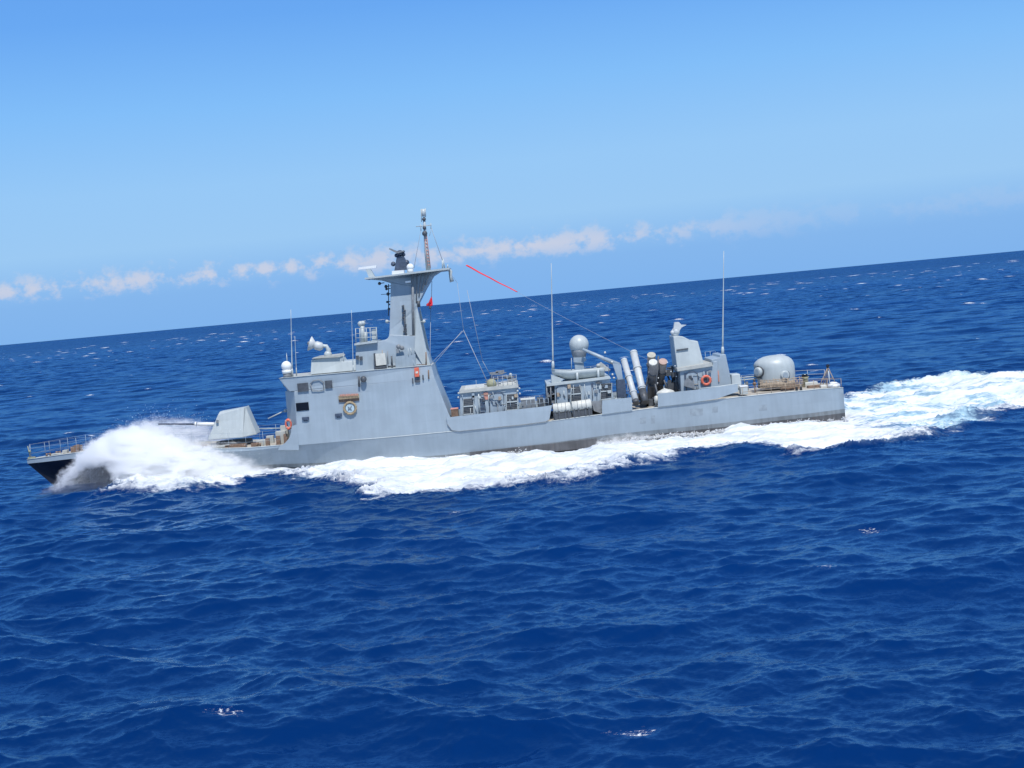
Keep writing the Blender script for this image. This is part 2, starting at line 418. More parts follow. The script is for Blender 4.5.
em = MB(); c = P(350, 408.2, YM - .16); em.torus(c, .40, .075, 'y', 24, 8); 
for i in range(14):
    a = 2 * math.pi * i / 14 + .2
    if abs(math.degrees(a) - 90) < 22: continue
    em.ball((c.x + .41 * math.cos(a), c.y - .03, c.z + .41 * math.sin(a)), .085, 8, 6, sc=(1, .5, 1))
em.box(c.x - .12, c.x + .12, c.y - .05, c.y + .05, c.z + .36, c.z + .50)
emb = em.build('emblem_wreath', 'brass', sup)
e2 = MB(); e2.tube([c + Vector((0, .12, 0)), c + Vector((0, -.0, 0))], .30, 20); e2.build('emblem_disc', 'emblem', emb)
e3 = MB(); e3.tube([c + Vector((-.14, -.03, -.1)), c + Vector((.02, -.04, .02)), c + Vector((.12, -.03, .18))], .035, 6); e3.tube([c + Vector((.1, -.03, -.14)), c + Vector((-.1, -.04, .12))], .03, 6); e3.build('emblem_mark', 'skirt', emb)

# ---- bridge band above the main block
Bb = MB(); YB = YC - 3.62
top = [at(279, 378.6, YB), at(354.5, 371.8, YB), at(396, 368.0, YB), at(431, 365.4, YB)]
bot = [at(289.5, 391.5, YB), at(434.6, 378.2, YB)]
# loft: lower ring narrower in front (overhanging wing), upper ring wider
cx = 1.5
lo = [(at(285, 391.5, YB)[0], YC - 2.2, bot[0][1]), (bot[0][0], YC - 3.575, bot[0][1]), (bot[1][0], YC - 3.575, bot[1][1]), (bot[1][0], YC + 3.575, bot[1][1]), (bot[0][0], YC + 3.575, bot[0][1]), (at(285, 391.5, YB)[0], YC + 2.2, bot[0][1])]
tz = [top[0][1], top[3][1]]
hi = [(at(277.5, 378.6, YB)[0], YC - 2.5, tz[0]), (top[0][0], YC - 3.66, tz[0]), (top[3][0], YC - 3.45, tz[1]), (top[3][0], YC + 3.45, tz[1]), (top[0][0], YC + 3.66, tz[0]), (at(277.5, 378.6, YB)[0], YC + 2.5, tz[0])]
Bb.add(lo + hi, [(i, (i + 1) % 6, (i + 1) % 6 + 6, i + 6) for i in range(6)] + [(6, 7, 8, 9, 10, 11), (5, 4, 3, 2, 1, 0)], 0); Bb.mi = [0] * 6 + [1, 0]
bridge = Bb.build('bridge', ['haze', 'roofp'], ship, bevel=.03)
rl = MB(); rl.tube([Vector(p) + Vector((0, -.02, .02)) for p in hi[1:3]], .03, 6); rl.build('roof_edge', 'light', bridge)
for (a, b, c, e) in [(297.2, 383.6, 308.8, 391.0), (324.8, 380.9, 332.6, 387.8)]:
    w = MB(); rect(w, a, b, c, e, YB + .0, .06, .3); w.build('window', 'dark', bridge)
for q in (0.18, .42, .66):
    w = MB(); yy = YC - 2.0 + q * 4.2
    xa = at(281.3, 385, YB)[0]; w.box(xa - .12, xa + .25, yy - .42, yy + .42, at(281, 388, YB)[1], at(281, 382.4, YB)[1]); w.build('window', 'dark', bridge)
dr = MB(); ovalrail(dr, [(310.5, 384), (313, 380.8), (319, 379.6), (323, 381.8), (324, 390), (319, 390.8), (312, 390.8), (310.5, 384)], YB - .03, .035); dr.build('door', 'mid', bridge)
lp = MB(); c = P(363.5, 379.2, YB - .18); lp.ball(c, .22, 14, 10); lp.tube([c + Vector((0, .3, 0)), c], .08); lp.tube([P(358.8, 376.4, YB - .1), P(359.2, 386.8, YB - .1)], .07, 8); lp.build('searchlight', 'dark', bridge)
bx = MB(); rect(bx, 412, 378.2, 413.6, 383.4, YB + .02, .1, .1); rect(bx, 415.2, 375.8, 420.2, 378, YB + .02, .08, .1); rect(bx, 415.2, 379.6, 420.2, 382, YB + .02, .08, .1); rect(bx, 422.3, 375, 424, 380, YB + .02, .08, .1); bx.build('vent', 'dark', bridge)

# ---- director house on the bridge roof
C = MB(); YD0 = YC - 2.1
C.prism(pq([(310.5, 374.6), (311.2, 359.8), (338.4, 356.2), (341.6, 361.8), (356, 360.6), (356, 370.5)], YD0), YD0, YC + 2.1, dy=[0, .15, .15, .15, .15, 0])
ch = C.build('director_house', 'light', ship, bevel=.03)
C2 = MB(); C2.prism(pq([(311.6, 358.8), (313.5, 357.6), (338, 355), (340, 357)], YD0 + .1), YD0 - .02, YC + 2.1); C2.build('roof_plate', 'roofp', ch)
# fire control radar
fr = MB(); c0, c1 = P(309.8, 343.5, YC - .6), P(321, 346.8, YC - .6)
ax = (c1 - c0).normalized()
fr.tube([c0 - ax * .02, c0, c0 + ax * .30, c0 + ax * .42], [.50, .54, .28, .20], 20); fr.tube([c0 + ax * .36, c0 + ax * .44, c0 + ax * .82, c0 + ax * 1.0], [.22, .31, .31, .14], 18)
frd = fr.build('fire_control_radar', 'canw', ship)
f2 = MB(); f2.tube([P(318, 345.4, YC - .6), P(326.5, 346.2, YC - .6), P(328.5, 350, YC - .6), P(328, 357.6, YC - .6)], [.12, .14, .17, .22], 10); f2.ball(P(328, 354.5, YC - .6), .28); f2.build('radar_mount', 'light', frd)
f3 = MB(); f3.tube([c0 - ax * .16, c0 - ax * .05], .12, 10); f3.build('feed_horn', 'mid', frd)
# satcom ball on bracket
sb = MB(); sb.ball(P(286.4, 366.2, YC - 2.6), .36); sb.tube([P(286.6, 370, YC - 2.6), P(287, 373.5, YC - 2.6)], [.34, .30], 16); sbo = sb.build('satellite_dome', 'white', ship)
s2 = MB(); s2.tube([P(287, 373.5, YC - 2.6), P(287.3, 377.6, YC - 2.6)], [.26, .3], 12); s2.tube([P(283.5, 373, YC - 2.6), P(283.8, 378, YC - 2.6)], .04); s2.tube([P(290.5, 372, YC - 2.6), P(291, 377.5, YC - 2.6)], .05); s2.build('dome_bracket', 'mid', sbo)
def whip(pts, Y, r0, r1, m='white'):
    w = MB(); a, b = P(*pts[0], Y), P(*pts[1], Y); n = 6
    w.tube([a.lerp(b, i / n) for i in range(n + 1)], [r0 + (r1 - r0) * i / n for i in range(n + 1)], 8)
    o = w.build('whip_antenna', m, ship)
    w2 = MB(); dd = (b - a).normalized(); w2.tube([a - dd * .15, a + dd * .25, a + dd * .45], [r0 * 1.9, r0 * 1.8, r0 * 1.2], 10); w2.build('antenna_base', 'light', o); return o
whip([(292.2, 375), (290.8, 309.5)], YC - 2.2, .045, .018, 'light')
whip([(296.5, 374), (294.8, 336)], YC - 1.2, .025, .015, 'light')
whip([(287, 361), (286.5, 353)], YC - 2.6, .02, .015, 'light')
whip([(353.4, 371.5), (351.4, 310)], YC - 2.9, .03, .012, 'light')
whip([(343.6, 361), (343.2, 352)], YC - 1.9, .015, .012, 'light')
whip([(553, 367.5), (551.2, 263)], YC - 1.8, .06, .02, 'light')
whip([(722.6, 353), (723.8, 251)], YC - .8, .06, .02, 'light')
whip([(476.5, 391), (476, 380)], YC - 2.6, .02, .012, 'light')

# ---- mast and mast house
YA = YC - 2.3
D = MB(); D.prism(pq([(355.5, 372.5), (355.4, 344.4), (384.5, 340.8), (430, 366), (429, 368)], YA), YA, YC + 2.3)
mh = MB(); mh.prism(pq([(355.6, 373.5), (355.4, 344.2), (383, 340.8), (387.2, 338.6), (389.2, 335), (415, 336), (427, 354), (430.6, 365), (429, 368.6), (396, 372)], YA), YA, YC + 2.3, dy=[0, .25, .3, .35, .4, .4, .3, .1, 0, 0])
mho = mh.build('mast_house', 'haze', ship, bevel=.02)
mk = MB(); YK = YC - 1.15
mk.prism(pq([(388.8, 340), (389.8, 330), (390.6, 283.2), (381.0, 280.4), (366.5, 279.2), (365.2, 278), (449.0, 268.5), (448.5, 270.6), (440, 271.6), (433.0, 276.0), (425.5, 289), (418.5, 303), (416.6, 309), (419.5, 340), (418, 346), (400, 350)], YK), YK, YC + 1.15, dy=[-.35, -.2, .15, .25, .3, .3, .3, .3, .2, .1, .05, 0, 0, -.35, -.35, -.35])
mast = mk.build('mast', 'haze', ship, bevel=.02)
pl = MB(); a = pq([(364.6, 279.4), (364.6, 277.8), (449.6, 267.6), (449.6, 269.4)], YC - 1.9); pl.prism(a, YC - 1.9, YC + 1.9, 0); pl.build('mast_platform', 'light', mast)
pr = MB(); pr.tube([P(412.6, 272.5, YK - .12), P(412.9, 306, YK - .2), P(413.6, 341, YK - .45)], .09, 8); pr.build('cable_trunk', 'mid', mast)
for a, b in [((417, 272), (416.4, 303)), ((421.5, 271.5), (419, 297)), ((426, 271), (422, 291)), ((430, 270.6), (425.5, 285))]:
    rb = MB(); rb.tube([P(*a, YK + .0), P(*b, YK + .0)], .05, 6); rb.build('mast_rib', 'mid', mast)
lg = MB(); lg.prism(pq([(417.0, 307), (418.4, 312), (427.6, 354), (431.2, 366), (424, 366.6), (414.8, 350), (416.2, 330)], YA + .5), YA + .05, YA + .75); lg.prism(pq([(417.0, 307), (418.4, 312), (427.6, 354), (431.2, 366), (424, 366.6), (414.8, 350), (416.2, 330)], YA + .5), YC + 1.6, YC + 2.2); lg.build('mast_leg', 'light', mast)
ld = MB()
rl_ = random.Random(3)
for i in range(16):
    y = 306 + i * 2.3; c = P(403.2 + .17 * i + rl_.uniform(-.7, .7), y, YK - .25 - .018 * i)
    ld.box(c.x - rl_.uniform(.03, .11), c.x + rl_.uniform(.03, .11), c.y - .08, c.y + .25, c.z - rl_.uniform(.02, .07), c.z + rl_.uniform(.01, .07))
ld.tube([P(403.6, 305, YK - .22), P(406.5, 348, YK - .75)], .04, 6); ld.build('signal_gear', 'dark', mast)
gb = MB(); gb.prism(pq([(406.5, 336), (413, 335), (413.5, 349.5), (407, 350)], YK - .6), YK - .75, YK + .2); gb.build('locker', 'mid', mast)
gp = MB(); gp.prism(pq([(395.5, 356.5), (415.5, 354), (416, 366.6), (396, 368.6)], YA), YA - .06, YA + .2); gp.build('side_panel', 'haze2', mho)
wp = MB(); wp.prism(pq([(375.3, 354.0), (385.2, 353.4), (386.4, 364.5), (376.4, 365.8)], YA - .2), YA - .35, YA + .3); wpo = wp.build('locker', 'cream', mho)
w2 = MB(); w2.prism(pq([(373.8, 353.4), (375.0, 353), (376.2, 366), (374.8, 366.6)], YA), YA - .3, YA + .3); w2.prism(pq([(375, 367), (386.8, 365.4), (386.8, 367.4), (375, 368.8)], YA), YA - .34, YA + .3); w2.tube([P(391.5, 356, YA - .1), P(392.4, 367, YA - .1)], .06, 6); w2.tube([P(388, 366.6, YA - .1), P(395.5, 366.2, YA - .1)], .06, 6); w2.build('locker_frame', 'dark', wpo)
l3 = MB(); 
for a in ((398.5, 346.6), (402, 348)): 
    c = P(*a, YA); l3.ball(c + Vector((0, -.05, 0)), .16, 10, 8)
l3.build('floodlight', 'mid', mho)
r3 = MB(); r3.tube([P(416.5, 364.8, YA - .5), P(427, 364.2, YA - .5)], .03, 6); r3.tube([P(426, 352, YA - .4), P(426.2, 366, YA - .4)], .05, 6); r3.tube([P(428.5, 370, YB), P(428.8, 379, YB)], .05, 6); r3.build('wing_rail', 'copper', mho)
# front yard insulators and lamps
fl_ = MB()
for a in ((379.5, 283.5), (386, 286.5), (386.5, 289), (388, 294), (387.2, 302), (389, 304.5), (389, 309)):
    c = P(*a, YC); fl_.ball(c, rl_.uniform(.07, .125), 8, 6); fl_.tube([c, c + Vector((.35, 0, .02))], .03, 5)
fl_.tube([P(381, 294.5, YC), P(389, 294, YC)], .02, 5); fl_.tube([P(388.6, 284, YC), P(388.6, 316, YC)], .035, 5); fl_.build('navigation_lights', 'dark', mast)
f4 = MB(); c = P(387, 321.5, YC - .9); f4.ball(c, .13, 10, 8); f4.tube([c, c + Vector((.3, 0, 0))], .04, 6); f4.ball(P(424, 321.5, YC - 1.6), .12, 10, 8); f4.tube([P(424, 321.5, YC - 1.6), P(420, 322, YC - 1.6)], .03, 5); f4.build('mast_lamp', 'light', mast)
f5 = MB(); f5.tube([P(418.8, 307, YK), P(418.6, 301, YK)], [.12, .1], 8); f5.build('stern_lamp', 'dark', mast)
# small signal deck with rails
sp = MB(); sp.prism(pq([(354.5, 345.4), (354.4, 343.6), (377.5, 340.6), (377.5, 342.4)], YA), YA - .1, YC + 2.3); spo = sp.build('signal_deck', 'light', mho)
s5 = MB()
for a in (356, 360, 366.6, 370.5, 376.8): s5.tube([P(a, 343.6 - (a - 356) * .12, YA), P(a - .5, 328.4 - (a - 356) * .04, YA)], .028, 6)
for h in (328.6, 333.6, 338): s5.tube([P(355.3, h, YA), P(377, h - 1.2, YA)], .024, 6)
s5.build('deck_rail', 'light', spo)
s6 = MB(); s6.prism(pq([(371.6, 329.4), (376.4, 328.8), (377, 340.4), (372.2, 340.8)], YA + .3), YA + .1, YA + .8); s6.build('signal_locker', 'light', spo)
s7 = MB(); s7.tube([P(362.8, 342.5, YC - 1), P(362.2, 326, YC - 1)], .16, 10); s7.tube([P(365.8, 342.5, YC - 1), P(365.6, 332, YC - 1)], .13, 10); s7.ball(P(360.4, 324, YC - 1.0), .2, 12, 8); s7.ball(P(363, 323.4, YC - 1.0), .17, 12, 8); s7.tube([P(359, 321.6, YC - 1), P(365.5, 321, YC - 1)], .03); s7.build('signal_lamp', 'light', spo)
# radars on the platform
nr_ = MB(); nr_.prism(pq([(358.2, 269.8), (359, 267.4), (376.6, 265.2), (376.4, 267.8)], YC - .7), YC - .85, YC - .5); nro = nr_.build('navigation_radar', 'white', ship)
n2 = MB(); n2.prism(pq([(365.8, 269.4), (370.6, 269), (375, 276.6), (369, 277.4)], YC - .7), YC - .9, YC - .3); n2.build('radar_pedestal', 'light', nro)
ra = MB()
ra.prism(pq([(394.4, 270.6), (396.6, 257.4), (399.8, 256.0), (404, 257), (407, 264), (407.4, 269.4)], YC - .5), YC - .55, YC + .5)
for (a, b, r) in ((393.2, 264, .17), (396.5, 255.4, .15), (406.5, 262.5, .2), (403.5, 254.6, .14), (400, 253.4, .24)): ra.ball(P(a, b, YC - .3), r, 10, 8)
for (a, b, c_, e) in ((391, 264.2, 396, 264), (404, 251, 403, 257), (397, 251, 398, 257)): ra.tube([P(a, b, YC - .4), P(c_, e, YC - .4)], .06, 6)
rao = ra.build('search_radar', 'navy', ship)
r2 = MB(); r2.prism(pq([(389.4, 248.2), (391, 248.6), (398.5, 251.6), (404, 250.4), (404, 251.8), (398, 253.4), (394, 252.0), (389.2, 249.4)], YC - .5), YC - .75, YC + .6); r2.build('radar_antenna', 'mid', rao)
sdm = MB(); sdm.ball(P(410.2, 267.2, YC - .9), .26); sdm.tube([P(410.2, 268, YC - .9), P(410.4, 273, YC - .9)], .22, 12); sdm.prism(pq([(392, 271), (404, 270), (404, 273.5), (392, 274.5)], YC - 1.6), YC - 1.75, YC - .6); sdm.prism(pq([(405.5, 281.2), (411, 280.6), (411, 282.4), (405.6, 283)], YK), YK - .3, YK + .1); sdm.build('radome', 'white', ship)
# topmast
tm = MB(); tm.tube([P(428.4, 270, YC), P(426.3, 250, YC), P(424.8, 228, YC), P(424, 217, YC)], [.18, .15, .11, .08], 10); tmo = tm.build('topmast', 'light', ship)
t2 = MB(); t2.tube([P(423.6, 216.4, YC), P(423.2, 209, YC)], [.17, .16], 12); t2.tube([P(420.9, 209, YC - .1), P(421.6, 222, YC - .1)], .03, 6); t2.tube([P(425.4, 208.4, YC), P(425.6, 217, YC)], .03); t2.build('masthead_antenna', 'light', tmo)
t3 = MB(); t3.tube([P(416, 226.6, YC), P(431.6, 225, YC)], .035, 6); t3.tube([P(420.5, 224, YC), P(421, 231, YC)], .025); t3.tube([P(430.8, 223, YC), P(431, 229, YC)], .025); t3.build('yard', 'light', tmo)
t4 = MB(); t4.ball(P(424.7, 233.5, YC - .2), .19, 12, 8); t4.ball(P(424.0, 219.2, YC - .05), .14, 10, 8); t4.ball(P(424.4, 227.8, YC - .1), .13, 10, 8); t4.build('masthead_lamp', 'dark', tmo)
t5 = MB()
for k in range(9): 
    y = 236 + k * 3.6; t5.tube([P(424.6 + k * .35, y, YC - .16), P(427.0 + k * .42, y + .4, YC - .16)], .022, 5)
t5.tube([P(424.3, 232, YC - .16), P(427.9, 268, YC - .16)], .02, 5); t5.tube([P(426.4, 232, YC - .16), P(430.6, 268, YC - .16)], .02, 5); t5.build('mast_ladder', 'pink', tmo)
t6 = MB(); t6.tube([P(421.6, 226, YC), P(414, 268, YC)], .014, 4); t6.tube([P(430.6, 226, YC), P(443, 262, YC)], .018, 4); t6.tube([P(429.4, 236, YC), P(431.5, 229, YC)], .014, 4); t6.build('stay_wire', 'wire', tmo)
t7 = MB(); 
for a in ((442.6, 268.6, 442.2, 260.4), (444.6, 268.4, 443, 258.6), (447.6, 268, 447.8, 264.5)): t7.tube([P(a[0], a[1], YC), P(a[2], a[3], YC)], .05, 6)
t7.tube([P(448.8, 268.6, YC), P(450.6, 271.6, YC), P(450.4, 276, YC), P(452, 281.8, YC)], [.1, .14, .1, .16], 8); t7.tube([P(437, 272, YC), P(443, 270.6, YC), P(449, 269, YC)], .06, 6); t7.build('yardarm_gear', 'light', mast)
# rigging
rg = MB()
for a, b, y0, y1, r in [((457.2, 283), (463.6, 331), 0, -1, .014), ((463.4, 330), (487.2, 381.5), -1, -2.2, .024), ((463.2, 331), (430, 364.5), -1, -2.4, .016), ((462, 331), (432, 366.5), -1, -2.0, .016), ((467, 290), (482.6, 361), 0, 0, .016), ((482.6, 361), (489.5, 373.5), 0, 0, .016), ((430.8, 308), (429.6, 379), 0, -2, .018), ((450, 272), (457.2, 283), 0, 0, .012)]:
    rg.tube([P(*a, YC + y0), P(*b, YC + y1)], r, 5)
rg.build('rigging', 'wire', ship)
wa = MB(); pa, pb = P(516, 291.5, YC), P(672, 371, YC)
wa.tube([pa.lerp(pb, t) + Vector((0, 0, -.12 * 4 * t * (1 - t))) for t in [i / 14 for i in range(15)]], .009, 5)
wa.build('wire_aerial', 'wire', ship)

# ---- long bulwark between the superstructure and the after house
def bulwark(pts, Yp, mt='haze', name='bulwark', back=.12, both=True):
    b = MB(); p = pq(pts, Yp); b.prism(p, Yp, Yp + back)
    if both: b.prism(p, 2 * YC - Yp - back, 2 * YC - Yp)
    return b.build(name, mt, ship)
Yw = YC - 3.79
bulwark([(448.6, 413.6), (450.2, 417.2), (543.5, 406.6), (552, 405.2), (549.4, 419.0), (546, 421.4), (520, 424.6), (459, 431), (452, 430), (447.5, 425), (446.5, 418)], Yw)
sm = MB(); sm.tube([P(a, b, Yw - .0) for a, b in [(447.4, 424), (452, 430.4), (459, 431.2), (520, 425), (546, 421.6), (549.6, 419.2)]], .022, 5); sm.build('seam', 'mid', ship)
bulwark([(602.2, 400.6), (631.6, 397.4), (632.4, 410.3), (602, 414.4)], Yw)
bulwark([(657.8, 393.8), (700, 389.4), (737.4, 384.2), (738.2, 391.4), (717.5, 398.6), (690, 403), (658, 407)], Yw)
rc = MB(); rc.prism(pq([(591.6, 401.8), (601.8, 400.8), (601.6, 413.6), (594, 411)], YC - 3.2), YC - 3.2, YC - 2.9); rc.build('recess_shade_slab', 'mid', ship)  # grey slab, the shade of the recess put into its colour

def louvre(x0, y0, x1, y1, Y, parent, rows_=2, sk=.1):
    """a louvred intake: frame and blades"""
    n = MB(); sl_ = -(x1 - x0) * .093
    n.prism(pq([(x0, y0), (x1, y0 + sl_), (x1, y1 + sl_), (x0, y1)], Y), Y - .02, Y + .1, 0)
    o = n.build('louvre', 'louvre', parent)
    b = MB()
    for k in range(rows_):
        yy = y0 + (y1 - y0) * (k + .97) / rows_
        b.prism(pq([(x0 - .3, yy - .9), (x1 + .3, yy - .9 + sl_), (x1 + .3, yy + .2 + sl_), (x0 - .3, yy + .2)], Y), Y - .09, Y)
    for xx in (x0 - .6, x1):
        b.prism(pq([(xx, y0 - .3 - (xx - x0) * .093), (xx + .6, y0 - .3 - (xx - x0) * .093), (xx + .6, y1 - (xx - x0) * .093), (xx, y1 - (xx - x0) * .093)], Y), Y - .09, Y)
    nb_ = 10
    for k in range(nb_):
        yy = y0 + (y1 - y0) * (k + .5) / nb_
        b.prism(pq([(x0, yy - .15), (x1, yy - .15 + sl_), (x1, yy + .1 + sl_), (x0, yy + .1)], Y), Y - .05, Y, 1)
    b.build('louvre_frame', ['light', 'dark'], o); return o
def door(pts, Y, parent, handles=()):
    d_ = MB(); d_.prism(pq(pts, Y), Y - .03, Y + .05, 0); o = d_.build('door', 'haze2', parent)
    e_ = MB(); e_.tube([P(a, b, Y - .05) for a, b in pts + pts[:1]], .03, 6)
    for h in handles: c = P(*h, Y - .1); e_.tube([c + Vector((-.05, 0, .11)), c + Vector((.06, 0, -.11))], .035, 6)
    e_.build('door_frame', 'navy', o); return o

# ---- engine room house
YE = YC - 3.0
E = MB(); E.prism(pq([(460.4, 420), (459.6, 391.2), (486, 388.6), (517.4, 385.6), (519.8, 414)], YE), YE, YC + 3.0, dy=[0, .12, .12, .12, 0])
eh = E.build('engine_room_house', 'haze', ship, bevel=.03)
E1 = MB(); E1.prism(pq([(459.2, 393.4), (459.4, 390.4), (486, 387.6), (518, 384.4), (518.6, 387.4)], YE), YE - .08, YC + 3.05); E1.build('house_roof', 'roofp', eh)
E0 = MB(); E0.prism(pq([(463.6, 391.8), (464.6, 388.4), (484, 386.6), (486.4, 389.6)], YE + .4), YE + .3, YC + 1.5); E0.prism(pq([(500, 388), (501, 384.4), (514, 383), (516, 386)], YE + .4), YE + .6, YC + 1.5); E0.build('vent_trunk', 'cream', eh)
louvre(463.4, 399.2, 473.4, 415.2, YE + .03, eh); louvre(506.8, 394.6, 517.2, 411, YE + .03, eh)
for k in range(4):
    s_ = MB(); rect(s_, 480.2, 399 + k * 4.2, 485.2, 401.8 + k * 4.2, YE + .06, .05, .1); s_.build('vent', 'navy', eh)
sr = MB(); sr.tube([P(478.6, 394, YE - .05), P(479.4, 414, YE - .05)], .05, 6); sr.build('pipe', 'light', eh)
rp = MB(); rect(rp, 483.6, 392.4, 488.6, 399.4, YE + .05, .03, .1); rp.build('patch_plate', 'pink', eh)
door([(489.8, 413.0), (489.6, 396.5), (491.5, 394), (497, 392.9), (502, 393.0), (503.6, 395), (504.2, 411.6)], YE + .03, eh, [(492, 402), (496, 403), (498.6, 401.2)])
kb = MB(); kb.ball(P(491.5, 383.6, YC - 2.0), .36, 14, 10, sc=(1, 1, .95)); kb.tube([P(491.5, 386, YC - 2.0), P(491.7, 389.4, YC - 2)], .28, 12); kb.build('covered_searchlight', 'khaki', ship)
lt = MB()
rr = random.Random(5)
for k in range(46):
    a = (rr.uniform(490, 515), rr.uniform(372, 386)); a = (a[0], max(a[1], 370 + abs(a[0] - 498) * .45))
    ya = YC + rr.uniform(-.6, 1.6)
    if rr.random() < .6: lt.tube([P(a[0] - rr.uniform(1, 6), a[1] + .3, ya), P(a[0] + rr.uniform(1, 6), a[1] - .3, ya)], .028, 5)
    else: lt.tube([P(a[0], a[1], ya), P(a[0] + rr.uniform(-1.5, 1.5), 387, ya)], .028, 5)
for (a, b) in ((494, 373.2), (500, 371.6), (508, 377), (512, 379.5)): c = P(a, b, YC); lt.box(c.x - .3, c.x + .3, c.y - .3, c.y + .3, c.z - .06, c.z + .08)
lt.build('lattice_frame', 'mid', ship)
lt2 = MB(); c = P(510.6, 374.6, YC + .2); lt2.ball(c, .12, 8, 6); lt2.tube([c, P(509.8, 386, YC + .2)], .03)
for a in ((458.6, 393.2), (458.3, 397.4), (517.6, 391), (519.4, 388.4), (519.8, 393.6)): lt2.ball(P(*a, YC - 3.0), .075, 8, 6)
lt2.build('deck_lamp', 'light', ship)

# ---- after house with the boat on top
Y2 = YC - 2.75
G = MB(); G.prism(pq([(555.2, 412), (554.6, 384.8), (604, 378.6), (609.6, 378.0), (613.6, 397), (614, 408)], Y2), Y2, YC + 2.75, dy=[0, .08, .08, .08, 0, 0])
gh = G.build('after_house', 'haze', ship, bevel=.03)
G1 = MB(); G1.prism(pq([(546.5, 386.4), (546.6, 384.0), (609.6, 376.2), (611, 378.6)], Y2), Y2 - .1, YC + 2.8); G1.build('house_roof', 'light', gh)
G2 = MB(); G2.prism(pq([(546.6, 386.5), (554.8, 385.5), (555.2, 403), (547, 404)], Y2 + .8), Y2 + .8, YC + 2.2); G2.build('house_end_shade', 'dark', gh)  # dark block painted as the shade below the roof's open end
G3 = MB()
for a, b in [((546.6, 386), (547.4, 404.5)), ((550.6, 386), (551.2, 404))]: G3.tube([P(*a, Y2), P(*b, Y2)], .045, 6)
for k in range(7): a = (rr.uniform(546.5, 554), rr.uniform(389, 403)); c = P(*a, Y2 + .3); G3.box(c.x - .15, c.x + .15, c.y - .1, c.y + .2, c.z - .09, c.z + .09)
G3.build('pipework', 'mid', gh)
louvre(571.2, 387.2, 581.2, 402.6, Y2 + .03, gh); louvre(600.6, 384, 611.4, 400.4, Y2 + .03, gh)
door([(556.6, 404), (556.2, 388.4), (559, 386.4), (564, 385.8), (567.4, 387), (568.4, 402.6)], Y2 + .03, gh, [(559.6, 394), (564.2, 396)])
v = MB(); rect(v, 591.2, 383.4, 593.6, 389.0, Y2 + .03, .04, .1); v.build('vent', 'navy', gh)
pp = MB()
for a in (573, 584, 596): pp.tube([P(a + .4, 385 - (a - 573) * .09, Y2 - .05), P(a + 1, 402 - (a - 573) * .09, Y2 - .05)], .02, 5)
pp.build('pipe', 'light', gh)
# boat chocks
bk = MB(); bk.prism(pq([(551.6, 384.6), (551.2, 375.2), (560, 377.6), (562, 383.6)], YC - 2.3), YC - 2.35, YC - .6); bk.tube([P(577, 372.5, YC - 2.6), P(577.6, 381.8, YC - 2.6)], .085, 8); bk.tube([P(598, 369.5, YC - 2.6), P(598.6, 379.4, YC - 2.6)], .085, 8)
bk.prism(pq([(563, 383), (563, 380), (607, 375), (608, 378)], YC - 1.4), YC - 1.4, YC - .6)
bk.build('boat_cradle', 'light', ship)
# satcom radome on pedestal
rd = MB(); c = P(579, 344.6, YC - .8); rd.ball(c, .69, 28, 18); rdo = rd.build('large_radome', 'light', ship)
r4 = MB(); r4.tube([P(579, 349.6, YC - .8), P(579, 352, YC - .8), P(579.2, 357.0, YC - .8), P(579.2, 359, YC - .8)], [.58, .55, .46, .34], 20); r4.build('radome_skirt', 'skirt', rdo)
r5 = MB(); c = P(579.4, 365, YC - .8); r5.box(c.x - .34, c.x + .3, c.y - .4, c.y + .4, c.z - .9, c.z + .55); r5.prism(pq([(573.4, 357.6), (585, 357), (586.6, 360), (583, 363), (573.6, 362.2)], YC - 1.2), YC - 1.3, YC - .4); r5.tube([P(571.4, 358, YC - 1.2), P(571.6, 372, YC - 1.2)], .03, 5); r5.build('radome_pedestal', 'haze2', rdo)
# boat davit
dv = MB(); dv.tube([P(582.6, 349.2, YC - 1.7), P(619.4, 365.2, YC - 1.9)], [.10, .17], 8); dvo = dv.build('boat_davit', 'haze2', ship)
d2 = MB(); d2.prism(pq([(612.4, 363.2), (620.8, 364.4), (625.0, 398), (620.6, 398), (617.2, 378)], YC - 1.9), YC - 2.1, YC - 1.7); d2.build('davit_post', 'haze', dvo)
d3 = MB(); d3.prism(pq([(616.6, 380), (624.6, 379), (626.6, 397), (617.6, 398)], YC - 2.3), YC - 2.4, YC - 1.4); d3.build('davit_winch', 'navy', dvo)
dg = MB()
for a in ((605, 352.5), (612, 362), (612.5, 374.5), (614, 378)): dg.ball(P(*a, YC - 2.0), .08, 6, 5)
dg.build('davit_lamp', 'cream', dvo)

# ---- missile canisters
def canister(a, b, Ya, Yb, r, cap, body, bands, dark_end=None):
    pa_, pb_ = P(*a, Ya), P(*b, Yb); ax_ = (pb_ - pa_)
    t = MB(); t.tube([pa_, pb_], r, 20); o = t.build('missile_canister', body, ship)
    if dark_end:
        q = MB(); q.tube([pb_.lerp(pa_, dark_end), pb_ + ax_.normalized() * .05], r * 1.06, 20); q.build('canister_base', 'dark', o)
    q = MB(); q.tube([pa_ - ax_.normalized() * .05, pa_ + ax_ * .02], r * 1.04, 20); q.build('canister_cap', cap, o)
    for k in bands:
        q = MB(); q.tube([pa_ + ax_ * (k - .012), pa_ + ax_ * (k + .012)], r * 1.22, 16); q.build('canister_band', body, o)
    return o
canister((624.0, 360.6), (636.2, 403), YC - .2, YC - 2.9, .225, 'canw', 'canw', (.40, .76), .06)
canister((633.6, 352.4), (645.2, 402), YC + .2, YC - 2.6, .255, 'canw', 'canw', (.33, .72), .24)
canister((651.4, 355.2), (651.2, 402), YC - 1.0, YC + 1.6, .29, 'tanp', 'tube_shade', (.2, .5))
